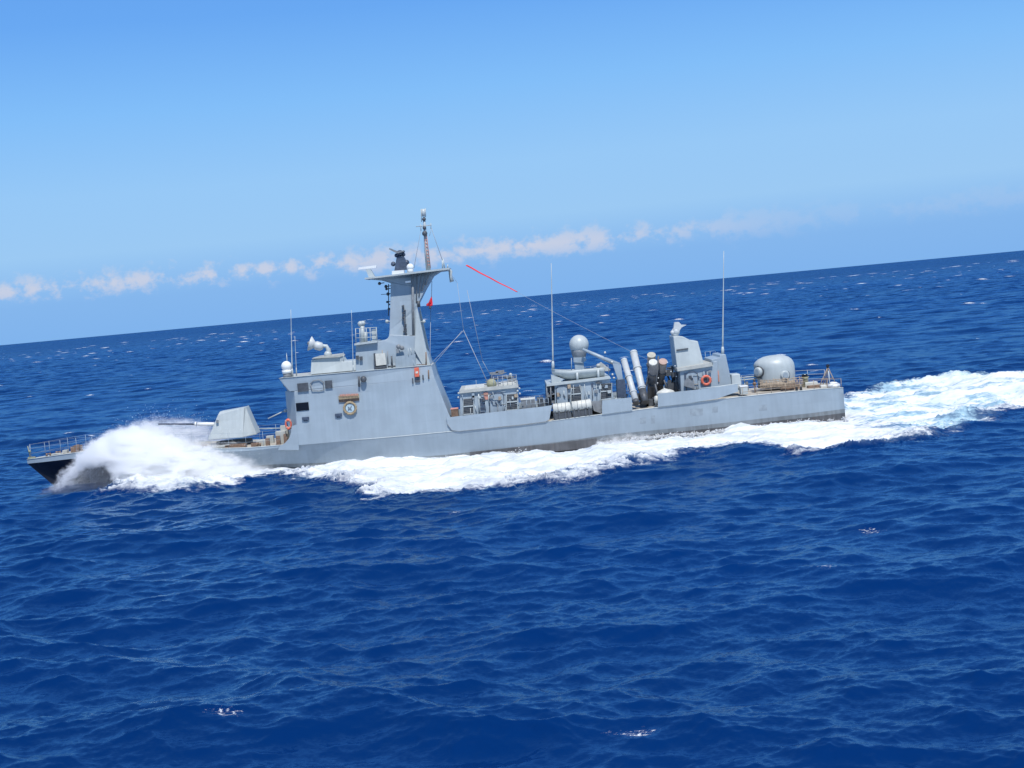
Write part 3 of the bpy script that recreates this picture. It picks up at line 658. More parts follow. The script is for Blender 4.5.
canister((653.1, 362.4), (653.0, 404), YC - 2.1, YC + .7, .28, 'cream', 'tube_shade', (.25, .5))
canister((663.0, 361.8), (657.4, 399), YC - 1.4, YC + 1.2, .29, 'capr', 'tube_shade', (.25, .55))
mr_ = MB()
for a, b, y in [((640, 404), (652, 366), -1), ((658.5, 356), (655, 398), -1.6), ((655, 384), (660, 404), -2.8), ((666, 372), (674, 391), 0), ((667, 368), (677, 368), -.3), ((672, 366), (673, 392), -.2), ((676, 372), (676.6, 392), -1.6), ((664, 380), (668, 392), -1.5)]:
    mr_.tube([P(*a, YC + y), P(*b, YC + y)], .07, 6)
for a in ((641, 396), (650, 402), (657, 400), (644, 404)): c = P(*a, YC - 1.6); mr_.box(c.x - .3, c.x + .3, c.y - .3, c.y + .3, c.z - .3, c.z + .2)
mr_.build('launcher_frame', 'dark', ship)
md = MB()
for k in range(9):
    a = (rr.uniform(668, 680), rr.uniform(366, 391)); c = P(*a, YC + rr.uniform(-1.5, 1)); s_ = rr.uniform(.08, .26); md.box(c.x - s_, c.x + s_, c.y - s_, c.y + s_, c.z - s_, c.z + s_ * .8)
md.prism(pq([(667, 392), (668, 384), (681, 381), (681, 391)], YC - .8), YC - .8, YC + 1.5)
md.build('deck_machinery', 'dark', ship)
ml = MB()
for a in ((658.4, 378), (657.6, 383), (671, 371.5), (676.4, 376.4), (667.4, 362.4), (675, 366), (664.6, 388.5)): ml.ball(P(*a, YC - 2.0), .045, 6, 5)
ml.build('deck_lamp', 'white', ship)

# ---- aft control house
Y3 = YC - 2.6
H = MB(); H.prism(pq([(681.6, 400), (680.2, 371.0), (712.6, 365.6), (713.4, 361.6), (717.4, 361.2), (719, 398)], Y3), Y3, YC + 2.6, dy=[0, .1, .1, .1, .1, 0])
ah = H.build('aft_control_house', 'haze', ship, bevel=.03)
H0 = MB(); H0.prism(pq([(677.4, 371.4), (677.0, 368.4), (703.4, 364), (711.6, 362.6), (712.6, 366)], Y3), Y3 - .1, YC + 2.6); H0.build('house_roof', 'roofp', ah)
H1 = MB(); H1.prism(pq([(677.2, 369), (673.6, 336.6), (683.4, 336.6), (691, 340.4), (698.2, 341.2), (703.6, 362.8), (703.8, 365)], YC - 1.7), YC - 1.7, YC + 1.7, dy=[0, .25, .25, .25, .25, 0, 0]); h1 = H1.build('director_tower', 'light', ship, bevel=.04)
H2 = MB(); H2.prism(pq([(676.4, 349.6), (688.2, 348), (688.2, 349.3), (676.4, 351)], YC - 1.62), YC - 1.66, YC - 1.4); H2.build('slot', 'dark', h1)
H3 = MB(); H3.tube([P(674.6, 336.8, YC - .3), P(676.4, 331, YC - .3)], [.26, .2], 12); H3.ball(P(675.8, 331.5, YC - .3), .3, 12, 8); H3.prism(pq([(673.2, 329), (674.2, 322.2), (678.6, 322), (681, 324.6), (686.2, 324.8), (681.2, 327.4), (678.6, 331.6), (675.6, 333.6)], YC - .3), YC - .55, YC - .05); H3.ball(P(672.6, 332.6, YC - .4), .17, 10, 8); H3.build('optical_director', 'canw', ship)
door([(686.4, 391), (685.6, 374.6), (688.4, 372.4), (694, 371.6), (697.4, 373.4), (698.2, 389)], Y3 + .03, ah, [(688, 380), (692, 378)])
H4 = MB(); rect(H4, 684.4, 373.4, 686.4, 384, Y3 + .0, .08, .1); rect(H4, 703.6, 371.8, 706.8, 376, Y3 + .02, .08, .1); H4.build('vent', 'navy', ah)
H5 = MB(); H5.prism(pq([(712.8, 394), (711.4, 359.6), (719.4, 357.6), (720.0, 355.0), (725.6, 354.2), (732, 384), (732.6, 392)], Y3 + .5), Y3 + .5, YC + 2.2); h5 = H5.build('antenna_house', 'haze', ship, bevel=.03)
H6 = MB(); rect(H6, 717.4, 370.6, 719.4, 381.6, Y3 + .5, .08, .1); H6.build('vent', 'pink', h5)
H7 = MB(); c = P(735.4, 380, YC - 2.0); H7.box(c.x - .33, c.x + .38, c.y - .3, c.y + 1.4, c.z - .7, c.z + .42, tx=.05, ty=.05); H7.build('ready_locker', 'light', ship, bevel=.05)
H8 = MB(); H8.tube([P(700, 388.6, Yw + .1), P(722, 386.2, Yw + .1), P(738.6, 383.6, Yw + .1)], .05, 6); H8.build('bulwark_rail', 'light', ship)
H9 = MB(); H9.prism(pq([(684, 386), (685, 379.8), (689, 378.4), (694, 383), (694.6, 389)], Y3 - .1), Y3 - .16, Y3); H9.build('hose_reel', 'mid', ah)

# ---- small fittings that crowd the midships houses
cr = random.Random(31)
def fittings(x0, y0, x1, y1, Y, n, parent):
    """pipes, junction boxes and brackets on a wall between two surveyed corners"""
    for k in range(n):
        px = cr.uniform(x0, x1); py = cr.uniform(y0, y1) - (px - x0) * .093; kind_ = cr.random()
        q = MB(); p = P(px, py, Y)
        if kind_ < .4: q.tube([p, p + Vector((cr.uniform(-.06, .06), -.02, -cr.uniform(.3, .9)))], cr.uniform(.018, .035), 6); nm = 'pipe'
        elif kind_ < .75: a_, b_ = cr.uniform(.05, .13), cr.uniform(.06, .15); q.box(p.x - a_, p.x + a_, p.y - .09, p.y + .05, p.z - b_, p.z + b_); nm = 'junction_box'
        else: q.tube([p, p + Vector((cr.uniform(.3, .7), -.02, cr.uniform(-.04, .04)))], .022, 6); nm = 'pipe'
        q.build(nm, cr.choice(['mid', 'haze2', 'light', 'dark', 'tan']), parent)
fittings(461.5, 393, 517, 409, YE - .03, 26, eh); fittings(556, 386, 611, 398, Y2 - .03, 22, gh); fittings(682, 373, 716, 388, Y3 - .04, 14, ah)
fittings(356.5, 348, 414, 366, YA - .04, 9, mho)
def roof_rail(pts, Y, h, parent, n):
    q = MB(); a, b = P(*pts[0], Y), P(*pts[1], Y)
    for i in range(n + 1): p = a.lerp(b, i / n); q.tube([p, p + Vector((0, 0, h))], .018, 5)
    for k in (.5, 1.0): q.tube([a + Vector((0, 0, h * k)), b + Vector((0, 0, h * k))], .014, 5)
    q.build('roof_rail', 'haze2', parent)
roof_rail([(494, 386.6), (517, 384.4)], YE + .1, .7, eh, 5); roof_rail([(586, 378.6), (609, 376.4)], YC + 2.4, .85, gh, 4)
roof_rail([(706, 363), (716, 361.6)], YC + 2.2, .8, ah, 2); roof_rail([(521, 411), (546, 408.6)], YC + 3.2, 1.0, ship, 5); roof_rail([(612, 399), (634, 397)], YC + 3.2, 1.0, ship, 4); roof_rail([(527, 409), (549, 406.8)], YC - 3.3, .62, ship, 5)
for i in range(26):
    px = cr.choice([cr.uniform(520, 553), cr.uniform(545, 555), cr.uniform(612, 634), cr.uniform(655, 680), cr.uniform(738, 756)]); Yq = YC + cr.uniform(-2.6, 2.6)
    x = at(px, 400, Yq)[0]; z = sheer(uofx(x)); q = MB(); w_, h_ = cr.uniform(.08, .28), cr.uniform(.3, 1.15)
    if cr.random() < .5: q.box(x - w_, x + w_, Yq - w_, Yq + w_, z - .02, z + h_ * .8); nm = 'deck_fitting'
    else: q.tube([(x, Yq, z), (x, Yq, z + h_)], .04, 8); q.ball((x, Yq, z + h_), cr.uniform(.07, .15), 10, 8); nm = 'ventilator'
    q.build(nm, cr.choice(['mid', 'haze2', 'light', 'dark', 'copper']), ship)

# ---- forward gun
GY = YC - 1.35
g = MB()
def V3(px, py, Y): return P(px, py, Y)
nearb = [V3(208, 440.0, GY), V3(241, 437.6, GY - .15), V3(257.4, 434, YC - .5)]
v = [P(207.4, 440.2, YC - 1.0), P(242, 437.8, YC - 1.55), P(257.0, 434.4, YC - .95), P(257.0, 434.4, YC + .95) , P(242, 437.8, YC + 1.55), P(207.4, 440.2, YC + 1.0),
     P(217.6, 415.4, YC - .75), P(244.0, 407.6, YC - .95), P(245.8, 406.4, YC - .7), P(245.8, 406.4, YC + .7), P(244.0, 407.6, YC + .95), P(217.6, 415.4, YC + .75),
     P(219.6, 411.6, YC - .55), P(219.6, 411.6, YC + .55)]
zb = min(a.z for a in v[:3])
for k in (3, 4, 5): v[k].z = v[5 - k].z; v[k].x = v[5 - k].x
for k in (9, 10, 11): v[k].z = v[17 - k].z; v[k].x = v[17 - k].x
v[13].z = v[12].z; v[13].x = v[12].x
g.add(v, [(0, 1, 7, 6), (1, 2, 8, 7), (2, 3, 9, 8), (3, 4, 10, 9), (4, 5, 11, 10), (5, 0, 6, 11), (6, 7, 8, 9, 10, 11), (5, 4, 3, 2, 1, 0), (6, 12, 13, 11), (12, 7, 10, 13), (6, 7, 12), (11, 13, 10)])
gun = g.build('gun_turret', 'light', ship, bevel=.06)
gb_ = MB(); gb_.tube([P(214.5, 424.2, YC - .2), P(197.5, 424.0, YC - .2)], [.14, .12], 12); gb_.tube([P(196.6, 424.0, YC - .2), P(194.8, 424.0, YC - .2)], .16, 12); gb_.build('barrel_sleeve', 'white', gun)
gc = MB(); gc.tube([P(195, 424.1, YC - .2), P(158.4, 424.0, YC - .2)], [.075, .06], 10); gc.build('gun_barrel', 'navy', gun)
gr_ = MB(); c = P(234, 440.6, YC - .2); gr_.tube([c + Vector((0, .2, -.42)), c + Vector((0, .2, .02))], [1.32, 1.28], 28); gr_.build('turret_ring', 'dark', gun)
gs = MB(); c = P(216.8, 421.4, GY + .35); gs.box(c.x - .05, c.x + .12, c.y - .05, c.y + .05, c.z - .1, c.z + .1); gs.build('gun_sight', 'mid', gun)
# foredeck fittings
def deckz(px, yy): return sheer(uofx(at(px, 440, yy)[0])) + .02
def onrect(px, w, h, Y, dpt, mb, mi=0):
    x = at(px, 445, Y)[0]; z = sheer(uofx(x)); mb.box(x - w / 2, x + w / 2, Y - dpt / 2, Y + dpt / 2, z - .02, z + h, mi)
wl = MB(); x = at(77, 450, YC)[0]; z = sheer(uofx(x))
wl.tube([(x, YC - .5, z + .28), (x, YC + .5, z + .28)], .2, 12); wl.box(x - .3, x + .25, YC - .55, YC - .4, z, z + .3); wl.box(x - .2, x + .3, YC + .35, YC + .5, z, z + .42); wl.tube([(x - .35, YC - .1, z), (x - .35, YC - .1, z + .35)], .08, 8); wl.build('windlass', 'copper', ship)
for px, Y in ((48, YC - .3), (58, YC + .3), (96, YC - 1.2), (190, YC - 2.2), (205, YC - 2.4), (259, YC - 2.9), (266, YC - 1.4)):
    b_ = MB(); x = at(px, 450, Y)[0]; z = sheer(uofx(x)); b_.tube([(x - .12, Y, z), (x - .12, Y, z + .22)], .06, 8); b_.tube([(x + .12, Y, z), (x + .12, Y, z + .22)], .06, 8); b_.tube([(x - .2, Y, z + .17), (x + .2, Y, z + .17)], .035, 6); b_.build('bollard', 'copper', ship)
bw = MB(); x = X0 + .25; z = sheer(0); bw.tube([(x, YC, z), (x - .1, YC, z + .95)], .03, 6); bw.ball((x, YC, z + .55), .11, 8, 6); bw.box(x - .15, x + .35, YC - .12, YC + .12, z - .02, z + .16); bw.build('jackstaff', 'khaki', ship)
hh = MB(); 
for px, w_, h_, Y in ((57, .9, .1, YC), (65, .35, .22, YC + .4), (218, 1.6, .12, YC - 2.3), (262, .7, .35, YC - 2.0), (271, .5, .55, YC - 1.0), (282, .7, .9, YC - 2.3), (286, .5, 1.25, YC - 1.7)): onrect(px, w_, h_, Y, .6, hh)
hh.build('deck_locker', 'roofp', ship, bevel=.03)
dc = MB()
for px, w_, h_, Y in ((236, 1.5, .2, YC - 2.4), (255, .5, .25, YC - 2.7), (268, .25, .5, YC - 2.9), (279, .3, .6, YC - 2.7), (286.5, .25, .7, YC - 2.9)): onrect(px, w_, h_, Y, .4, dc)
dc.build('ammunition_hoist', 'copper', ship)
jp = MB(); jp.tube([P(255.5, 428.6, YC + 2.4), P(282, 428.2, YC + 2.4)], .04, 6); jp.tube([P(268, 418.6, YC - 1), P(285.6, 410.4, YC - 1)], .05, 6); jp.ball(P(285.4, 410.6, YC - 1), .13, 8, 6); jp.build('boom', 'light', ship)

# ---- aft gun in a domed cupola
c = P(776.4, 381.5, YC - .2)
cw = MB()
prof = [(1.18, 0), (1.2, .25), (1.22, .6), (1.22, 1.0), (1.19, 1.25), (1.08, 1.5), (.9, 1.68), (.62, 1.82), (.3, 1.88), (.0, 1.9)]
def turret_shape(mb, c, prof, seg=36):
    vs = []
    for r_, h_ in prof:
        for k in range(seg):
            w_ = 2 * math.pi * k / seg; xx = r_ * math.cos(w_) * 1.12; 
            if xx < 0 and h_ > 1.0: xx *= 1.16
            vs.append((c.x + xx, c.y + r_ * math.sin(w_) * 1.05, c.z + h_))
    fs = [(i * seg + k, i * seg + (k + 1) % seg, (i + 1) * seg + (k + 1) % seg, (i + 1) * seg + k) for i in range(len(prof) - 1) for k in range(seg)]
    mb.add(vs, fs, 0, True)
turret_shape(cw, c, prof); ag = cw.build('aft_gun_turret', 'light', ship)
for (px, py, Y) in ((784.6, 375.2, YC - 1.38), (758.6, 371.8, YC - .9)):
    q = MB(); p = P(px, py, Y); dd = Vector((.15, -1, .05)).normalized() if px > 770 else Vector((-.75, -.66, 0)).normalized()
    q.tube([p + dd * -.25, p + dd * .12, p + dd * .2], [.33, .33, .26], 20); qo = q.build('ammunition_drum', 'light', ag)
    q2 = MB(); q2.tube([p + dd * .18, p + dd * .23], .19, 14); q2.build('drum_hub', 'haze2', qo)
    q3 = MB(); q3.tube([p + dd * -.2, p + dd * -.04], .41, 20); q3.build('drum_seat', 'dark', qo)
q = MB(); q.prism(pq([(757, 378), (757, 366), (762, 365), (763, 379)], YC - .75), YC - .9, YC + .6); q.build('gun_slot', 'dark', ag)
for dz in (0, .17):
    q = MB(); a = P(757, 378.6, YC - .3) + Vector((0, 0, dz)); b = P(737.5, 380.3, YC - .3) + Vector((0, 0, dz)); q.tube([a, b], [.05, .03], 8); q.build('gun_barrel', 'light', ag)
q = MB(); q.tube([c + Vector((0, 0, -.35)), c + Vector((0, 0, .02))], [1.35, 1.3], 28); q.build('turret_ring', 'tan', ag)
# deck clutter aft
cp = MB(); x, z = at(805.5, 384, YC - .5); z = sheer(uofx(x)); cp.tube([(x, YC - .5, z), (x, YC - .5, z + .6), (x, YC - .5, z + .75)], [.25, .18, .3], 14); cpo = cp.build('capstan', 'khaki', ship)
cq = MB(); cq.tube([(x, YC - .5, z + .75), (x, YC - .5, z + .95)], [.24, .2], 12); cq.build('capstan_head', 'black', cpo)
for a, b in ((796.5, 799.0), (800.8, 803.4)):
    q = MB(); x = at(a, 388, YC - 3.3)[0]; z = sheer(uofx(x)); q.tube([(x, YC - 3.3, z), (x, YC - 3.3, z + .26), (x, YC - 3.3, z + .3)], [.09, .09, .12], 10); q.build('bollard', 'dark', ship)
q = MB()
for px, w_, h_, Y, dp in ((799, .8, .35, YC - 1.2, .7), (792, .9, .28, YC - 1.8, .5), (812, .6, .22, YC + .2, .8), (820, 1.1, .18, YC - 1.5, .6)): onrect(px, w_, h_, Y, dp, q)
q.build('deck_hatch', 'copper', ship, bevel=.03)
q = MB()
for px, w_, h_, Y, dp in ((816, .9, .36, YC - .6, .6), (828, .4, .2, YC - 2.2, .5)): onrect(px, w_, h_, Y, dp, q)
q.build('deck_locker', 'cream', ship, bevel=.04)
q = MB(); x, z = at(828, 386, YC - .6); z = sheer(uofx(x))
tip = Vector((x + .1, YC - .6, z + 1.35))
for dx, dy in ((-.7, -.3), (.55, -.3), (0, .7), (-.3, .5)): q.tube([(x + dx, YC - .6 + dy, z), tip], .03, 6)
q.tube([(x - .45, YC - .8, z + .55), (x + .4, YC - .8, z + .55)], .025, 5); qo = q.build('stern_tripod', 'tan', ship)
q = MB(); q.ball(tip + Vector((.0, 0, .08)), .13, 10, 8); q.build('stern_light', 'black', qo)
q = MB(); q.tube([(x - .25, YC - 2.6, z), (x - .25, YC - 2.6, z + 1.2)], .045, 6); q.build('ensign_staff', 'light', ship)

# ---- guard rails
def rail(name, path, heights, step, mt='light', side=-1, rw=.008, rs=.015):
    """path in pixel x; stanchions stand on the deck edge"""
    xa, xb = path; n = max(2, int(round((xb - xa) / step))); pts = []
    for i in range(n + 1):
        x = xa + (xb - xa) * i / n; u = uofx(x); pts.append(Vector((x, YC + side * (hb(u) - .08), sheer(u))))
    w_ = MB()
    for h in heights: w_.tube([p + Vector((0, 0, h)) for p in pts], rw, 5)
    o = w_.build(name, mt, ship)
    proto_ = MB(); proto_.tube([(0, 0, 0), (0, 0, max(heights) + .02)], rs, 6)
    pm = None
    for p in pts:
        if pm is None:
            pp_ = MB(); pp_.tube([p, p + Vector((0, 0, max(heights) + .02))], rs, 6); s1 = pp_.build('stanchion', mt, o, origin=p); pm = s1.data; base_ = WORLD_LOC[o.name]
        else:
            s1 = bpy.data.objects.new('stanchion', pm); COL.objects.link(s1); s1.parent = o; s1.location = p - base_
    return o
xa = X0 + .3; xb_ = at(281, 440, YC - 3.3)[0]
rail('guard_rail', (xa, xb_), (.38, .72, 1.02), 1.25, side=-1, rw=.007, rs=.014, mt='haze2')
rail('guard_rail', (xa, xb_), (.38, .72, 1.02), 1.25, side=1, rw=.007, rs=.014, mt='haze2')
rail('guard_rail', (at(742, 385, YC - 3.6)[0], X1 - .1), (.3, .62), 1.0, side=-1, mt='tan', rw=.013, rs=.02)
rail('guard_rail', (at(742, 385, YC + 3.6)[0], X1 - .1), (.35, .7, 1.0), 1.2, side=1, rw=.014)
# brown net screen around the aft gun
q = MB(); rr2 = random.Random(9)
for i in range(30):
    px = 761 + i * 1.45; p = P(px, 389.6 - (px - 761) * .075, YC - 2.5); q.tube([p, p + Vector((rr2.uniform(-.06, .06), 0, rr2.uniform(.45, .75)))], .025, 5)
for h in (.12, .3, .48, .62): q.tube([P(760 + k * 4.4, 389.6 - k * 4.4 * .075, YC - 2.5) + Vector((0, 0, h + rr2.uniform(-.04, .04))) for k in range(11)], .028, 5)
q.build('net_screen', 'tan', ship)

# ================================================================== things carried on the ship
# life raft canisters
def raft(x0, y0, x1, y1, label):
    a = P(x0, y0, YC - 3.45); b = P(x1, y1, YC - 3.45); mid = (a + b) / 2
    e_ = empty('life_raft_canister', (mid.x, mid.y, mid.z - .45), label=label, cat='life raft', group='life raft canisters along the side')
    t = MB(); dx = (b - a).normalized(); t.tube([a, a + dx * .06, b - dx * .06, b], [.26, .34, .34, .26], 22); t.build('canister', 'cream', e_)
    q = MB()
    for k in (.28, .72): p = a.lerp(b, k); q.torus(p, .345, .02, 'x', 22, 6)
    q.torus(mid, .35, .012, 'x', 22, 6); q.build('strap', 'mid', e_)
    q = MB()
    for k in (.1, .32, .66, .84): p = a.lerp(b, k); q.box(p.x - .05, p.x + .05, p.y - .30, p.y + .3, p.z - .78, p.z - .2)
    q.box(a.x, b.x, mid.y - .2, mid.y + .25, mid.z - .82, mid.z - .34); q.build('cradle', 'dark', e_)
raft(552.8, 408.8, 570.6, 406.8, 'weathered white life raft canister, the one closer to the bow')
raft(571.8, 406.4, 591.4, 403.8, 'bright white life raft canister, the one closer to the missile tubes')
def ringbuoy(px, py, Y, Rr, rr_, label, face='y', m='orange', sx=1.0):
    c = P(px, py, Y); e_ = empty('lifebuoy', (c.x, c.y, c.z - Rr), label=label, cat='lifebuoy', group='lifebuoys hung about the ship')
    q = MB(); q.torus(c, Rr, rr_, face, 24, 10, sx=sx); q.build('ring', m, e_)
    q = MB()
    for k in range(4):
        w_ = math.pi / 4 + math.pi / 2 * k
        p = c + (Vector((math.cos(w_) * Rr * sx, 0, math.sin(w_) * Rr)) if face == 'y' else Vector((0, math.cos(w_) * Rr, math.sin(w_) * Rr)))
        q.ball(p, rr_ * 1.08, 8, 6)
    q.build('band', 'capr', e_)
ringbuoy(706.2, 380.4, Y3 - .12, .29, .095, 'orange red lifebuoy on the grey house behind the missile tubes')
ringbuoy(288.4, 424.2, YC - 3.35, .30, .10, 'orange lifebuoy hung at the front edge of the superstructure beside the foredeck', sx=.62)
lb = empty('life_jacket_box', P(416.4, 376, YB - .15), label='small orange box fixed below the mast near the superstructure slope', cat='box')
q = MB(); q.prism(pq([(414.2, 368), (418.8, 367.4), (419.4, 376.6), (414.8, 377)], YB - .05), YB - .2, YB + .1); q.build('case', 'orange', lb, bevel=.03)
q = MB(); q.prism(pq([(415.6, 371.6), (418, 371.2), (418, 373.2), (415.6, 373.6)], YB - .2), YB - .215, YB - .1); q.build('latch_plate', 'cream', lb)
# ship's boat on the after house
c = P(578, 372.6, YC - 1.8); bt = empty('ship_boat', (c.x, c.y, c.z - .4), label='pale grey open boat lying on the roof below the round radome', cat='boat')
q = MB(); xa, xb = at(551.5, 370, YC - 1.8)[0], at(603.6, 366, YC - 1.8)[0]; ztop = c.z + .20; vs = []; nst = 15
for i in range(nst):
    t = i / (nst - 1); x = xa + (xb - xa) * t; hb_ = .85 * min(1, (t * 2.8) ** .6) if t < .35 else .85 - .1 * (t - .35); hb_ = max(hb_, .02)
    lift = .16 * max(0, 1 - t * 3); kz = -.78 + .66 * max(0, 1 - t * 2.6) ** 1.3
    for (hy, hz) in ((hb_ * .9, ztop + lift), (hb_, ztop + lift - .03), (hb_ * .88, ztop + lift - .24), (hb_ * .58, ztop + kz * .7), (.03, ztop + kz), (-hb_ * .58, ztop + kz * .7), (-hb_ * .88, ztop + lift - .24), (-hb_, ztop + lift - .03), (-hb_ * .9, ztop + lift)): vs.append((x, c.y - hy, hz))
q.add(vs, [(i * 9 + j, i * 9 + j + 1, (i + 1) * 9 + j + 1, (i + 1) * 9 + j) for i in range(nst - 1) for j in range(8)] + [tuple((nst - 1) * 9 + j for j in range(9))], 0, True); q.build('hull', 'light', bt)
q = MB()
for s_ in (0, 8): q.tube([vs[i * 9 + s_] for i in range(nst)], .035, 6)
q.build('gunwale', 'light', bt)
q = MB(); q.add([vs[i * 9] for i in range(nst)] + [vs[i * 9 + 8] for i in range(nst)], [(i, i + 1, nst + i + 1, nst + i) for i in range(nst - 1)]); q.v = [(a, b, z_ - .2) for a, b, z_ in q.v]; q.build('boat_cover', 'haze2', bt)
q = MB()
q.prism(pq([(596.4, 369), (597.6, 364.6), (600.6, 362.4), (604.2, 364.2), (604.8, 369.4)], YC - 1.9), YC - 2.15, YC - 1.7)
q.prism(pq([(601.8, 371), (603.4, 366), (607.4, 366.8), (608.2, 371)], YC - 1.9), YC - 2.05, YC - 1.8); q.ball(P(598.4, 365.8, YC - 2.1), .16, 8, 6)
q.tube([P(600, 363, YC - 1.9), P(609.8, 370.6, YC - 1.9)], .09, 8); q.build('outboard_motor', 'roofp', bt)
# crates between the houses
def crate(px0, py0, px1, py1, Y, dpt, body, top, name, label, cat):
    a = at(px0, py0, Y); b = at(px1, py1, Y); e_ = empty(name, ((a[0] + b[0]) / 2, Y + dpt / 2, b[1]), label=label, cat=cat)
    q = MB(); q.box(a[0], b[0], Y, Y + dpt, b[1], a[1] - .05); q.build('body', body, e_, bevel=.02)
    q = MB(); q.box(a[0] - .03, b[0] + .03, Y - .03, Y + dpt + .03, a[1] - .047, a[1] + .03); q.build('lid', top, e_, bevel=.015)
crate(521, 399.8, 535.6, 409, YC - 2.9, 1.4, 'mid', 'cream', 'deck_locker', 'grey deck locker with a white lid right behind the ladder house', 'locker')
crate(537.2, 398.2, 543.8, 408, YC - 2.6, 1.0, 'dark', 'dark', 'deck_box', 'dark box standing just aft of the white lidded locker', 'box')
crate(450.8, 409.2, 458.6, 417.4, YC - 2.9, .9, 'copper', 'pink', 'deck_box', 'reddish brown box at the foot of the sloping superstructure end', 'box')
crate(541, 402.4, 552.6, 409, YC - 1.2, .8, 'mid', 'mid', 'deck_box', 'mid grey box half hidden under the pipes of the radome house', 'box')
crate(740.4, 386.6, 748.2, 394, YC - 3.2, .8, 'light', 'white', 'deck_box', 'small pale box on deck between the antenna house and the aft dome', 'box')
def tarp(px, py, Y, sx, sy, sz, label, m='cream', seed=1):
    c = P(px, py, Y); z0 = sheer(uofx(c.x)); r_ = random.Random(seed); q = MB(); q.ball((0, 0, 0), 1, 24, 14)
    q.v = [(c.x + v_[0] * sx * (1 + .1 * math.sin(5 * v_[1] + 3 * v_[2] + seed)), Y + v_[1] * sy, max(z0, c.z + sz * v_[2] * (1 + .12 * math.sin(7 * v_[0] + 4 * v_[1] + seed)))) for v_ in q.v]
    o = q.build('tarpaulin', m, None, origin=(c.x, Y, z0)); tag(o, label, 'tarpaulin')
tarp(665.5, 393.2, YC - 2.9, .60, .5, .30, 'white cover bundled on deck beside the dark missile tubes', seed=2)
tarp(833.5, 385.6, YC - 2.4, .42, .5, .26, 'white bundle lying on the aft end of the quarterdeck', m='white', seed=3)
tarp(656.4, 399.5, YC - 3.1, .16, .2, .26, 'pale cloth wrapped round the foot of the missile launcher', seed=5)
# flags
q = MB(); p0, p1 = P(431.6, 297, YC - .9), P(430.6, 306, YC - .9); vs = []
for i in range(9):
    t = i / 8; p = p0.lerp(p1, t); w_ = .05 + .30 * t * (1 if t < .85 else .75)
    for k in range(6): a_ = k / 5; vs.append((p.x - w_ * (.7 - a_ * 1.2) - (.12 if t > .7 else 0) * (1 - a_), p.y + .09 * math.sin(a_ * 9 + t * 4), p.z + .03 * math.sin(7 * a_)))
q.add(vs, [(i * 6 + k, i * 6 + k + 1, (i + 1) * 6 + k + 1, (i + 1) * 6 + k) for i in range(8) for k in range(5)], 0, True)
fo = q.build('signal_flag', 'red', None, origin=p0); tag(fo, 'red flag bunched on its halyard under the mast platform', 'flag')
so = fo.modifiers.new('cloth', 'SOLIDIFY'); so.thickness = .02
q = MB(); q.tube([P(431.9, 281, YC - .9), P(431.5, 297.5, YC - .9)], .022, 5); q.build('halyard', 'wire', fo)
q = MB(); q.ball(P(430.2, 307.6, YC - .9), .1, 8, 6); q.build('toggle', 'dark', fo)
q = MB(); a, b = P(466.2, 265.2, YC), P(517, 291.8, YC); nst = 30; vs = []
for i in range(nst):
    t = i / (nst - 1); p = a.lerp(b, t); wv = .046 * (1 - t) + .004
    off = Vector((0, .06 * math.sin(t * 11), -.03 * math.sin(math.pi * t) + .012 * math.sin(t * 17)))
    for s_ in (-1, 0, 1): vs.append(tuple(p + off + Vector((.05 * s_, .03 * s_, wv * s_ * .6))))
q.add(vs, [(i * 3 + k, i * 3 + k + 1, (i + 1) * 3 + k + 1, (i + 1) * 3 + k) for i in range(nst - 1) for k in range(2)], 0, True)
po = q.build('pennant', 'red', None, origin=b); tag(po, 'long thin red pennant streaming in the air behind the mast', 'pennant')
so = po.modifiers.new('cloth', 'SOLIDIFY'); so.thickness = .015

# ================================================================== WATER
def spectrum_tile(n, Lt, lmin, lmax, wind_deg, seed, spread=2.0, expo=4.0, peak=None):
    r_ = np.random.default_rng(seed)
    k1 = np.fft.fftfreq(n, Lt / n) * 2 * np.pi
    kx, ky = np.meshgrid(k1, k1, indexing='xy'); k = np.hypot(kx, ky); k[0, 0] = 1e-6
    lam = 2 * np.pi / k; wa = math.radians(wind_deg); cosw = (kx * math.cos(wa) + ky * math.sin(wa)) / k
    S = k ** (-expo) * (.10 + .90 * np.abs(cosw) ** (2 * spread))
    if peak: S *= np.exp(-1.25 * (lam / peak) ** 2 * .6)
    S *= (lam >= lmin) * (lam < lmax); S[0, 0] = 0
    h = (r_.normal(size=(n, n)) + 1j * r_.normal(size=(n, n))) * np.sqrt(S)
    hz = np.real(np.fft.ifft2(h)); ddx = np.real(np.fft.ifft2(-1j * kx / k * h)); ddy = np.real(np.fft.ifft2(-1j * ky / k * h))
    sxx = np.real(np.fft.ifft2(1j * kx * h)); syy = np.real(np.fft.ifft2(1j * ky * h))
    s_ = 1.0 / np.sqrt((sxx ** 2 + syy ** 2).mean())    # normalise to rms slope 1
    return (hz * s_).astype(np.float32), (ddx * s_).astype(np.float32), (ddy * s_).astype(np.float32)
def samp(tile, Lt, x, y):
    n = tile.shape[0]; fx = (x / Lt * n) % n; fy = (y / Lt * n) % n
    ix = np.floor(fx).astype(np.int32); iy = np.floor(fy).astype(np.int32); tx = (fx - ix).astype(np.float32); ty = (fy - iy).astype(np.float32)
    ix %= n; iy %= n; jx = (ix + 1) % n; jy = (iy + 1) % n
    return (tile[iy, ix] * (1 - tx) + tile[iy, jx] * tx) * (1 - ty) + (tile[jy, ix] * (1 - tx) + tile[jy, jx] * tx) * ty
WIND = 82.0
T1 = spectrum_tile(1024, 389.0, 4.5, 50.0, WIND, 1, spread=1.4, peak=15)
T2 = spectrum_tile(1024, 97.3, .8, 4.5, WIND + 6, 2, spread=.55, expo=3.9)
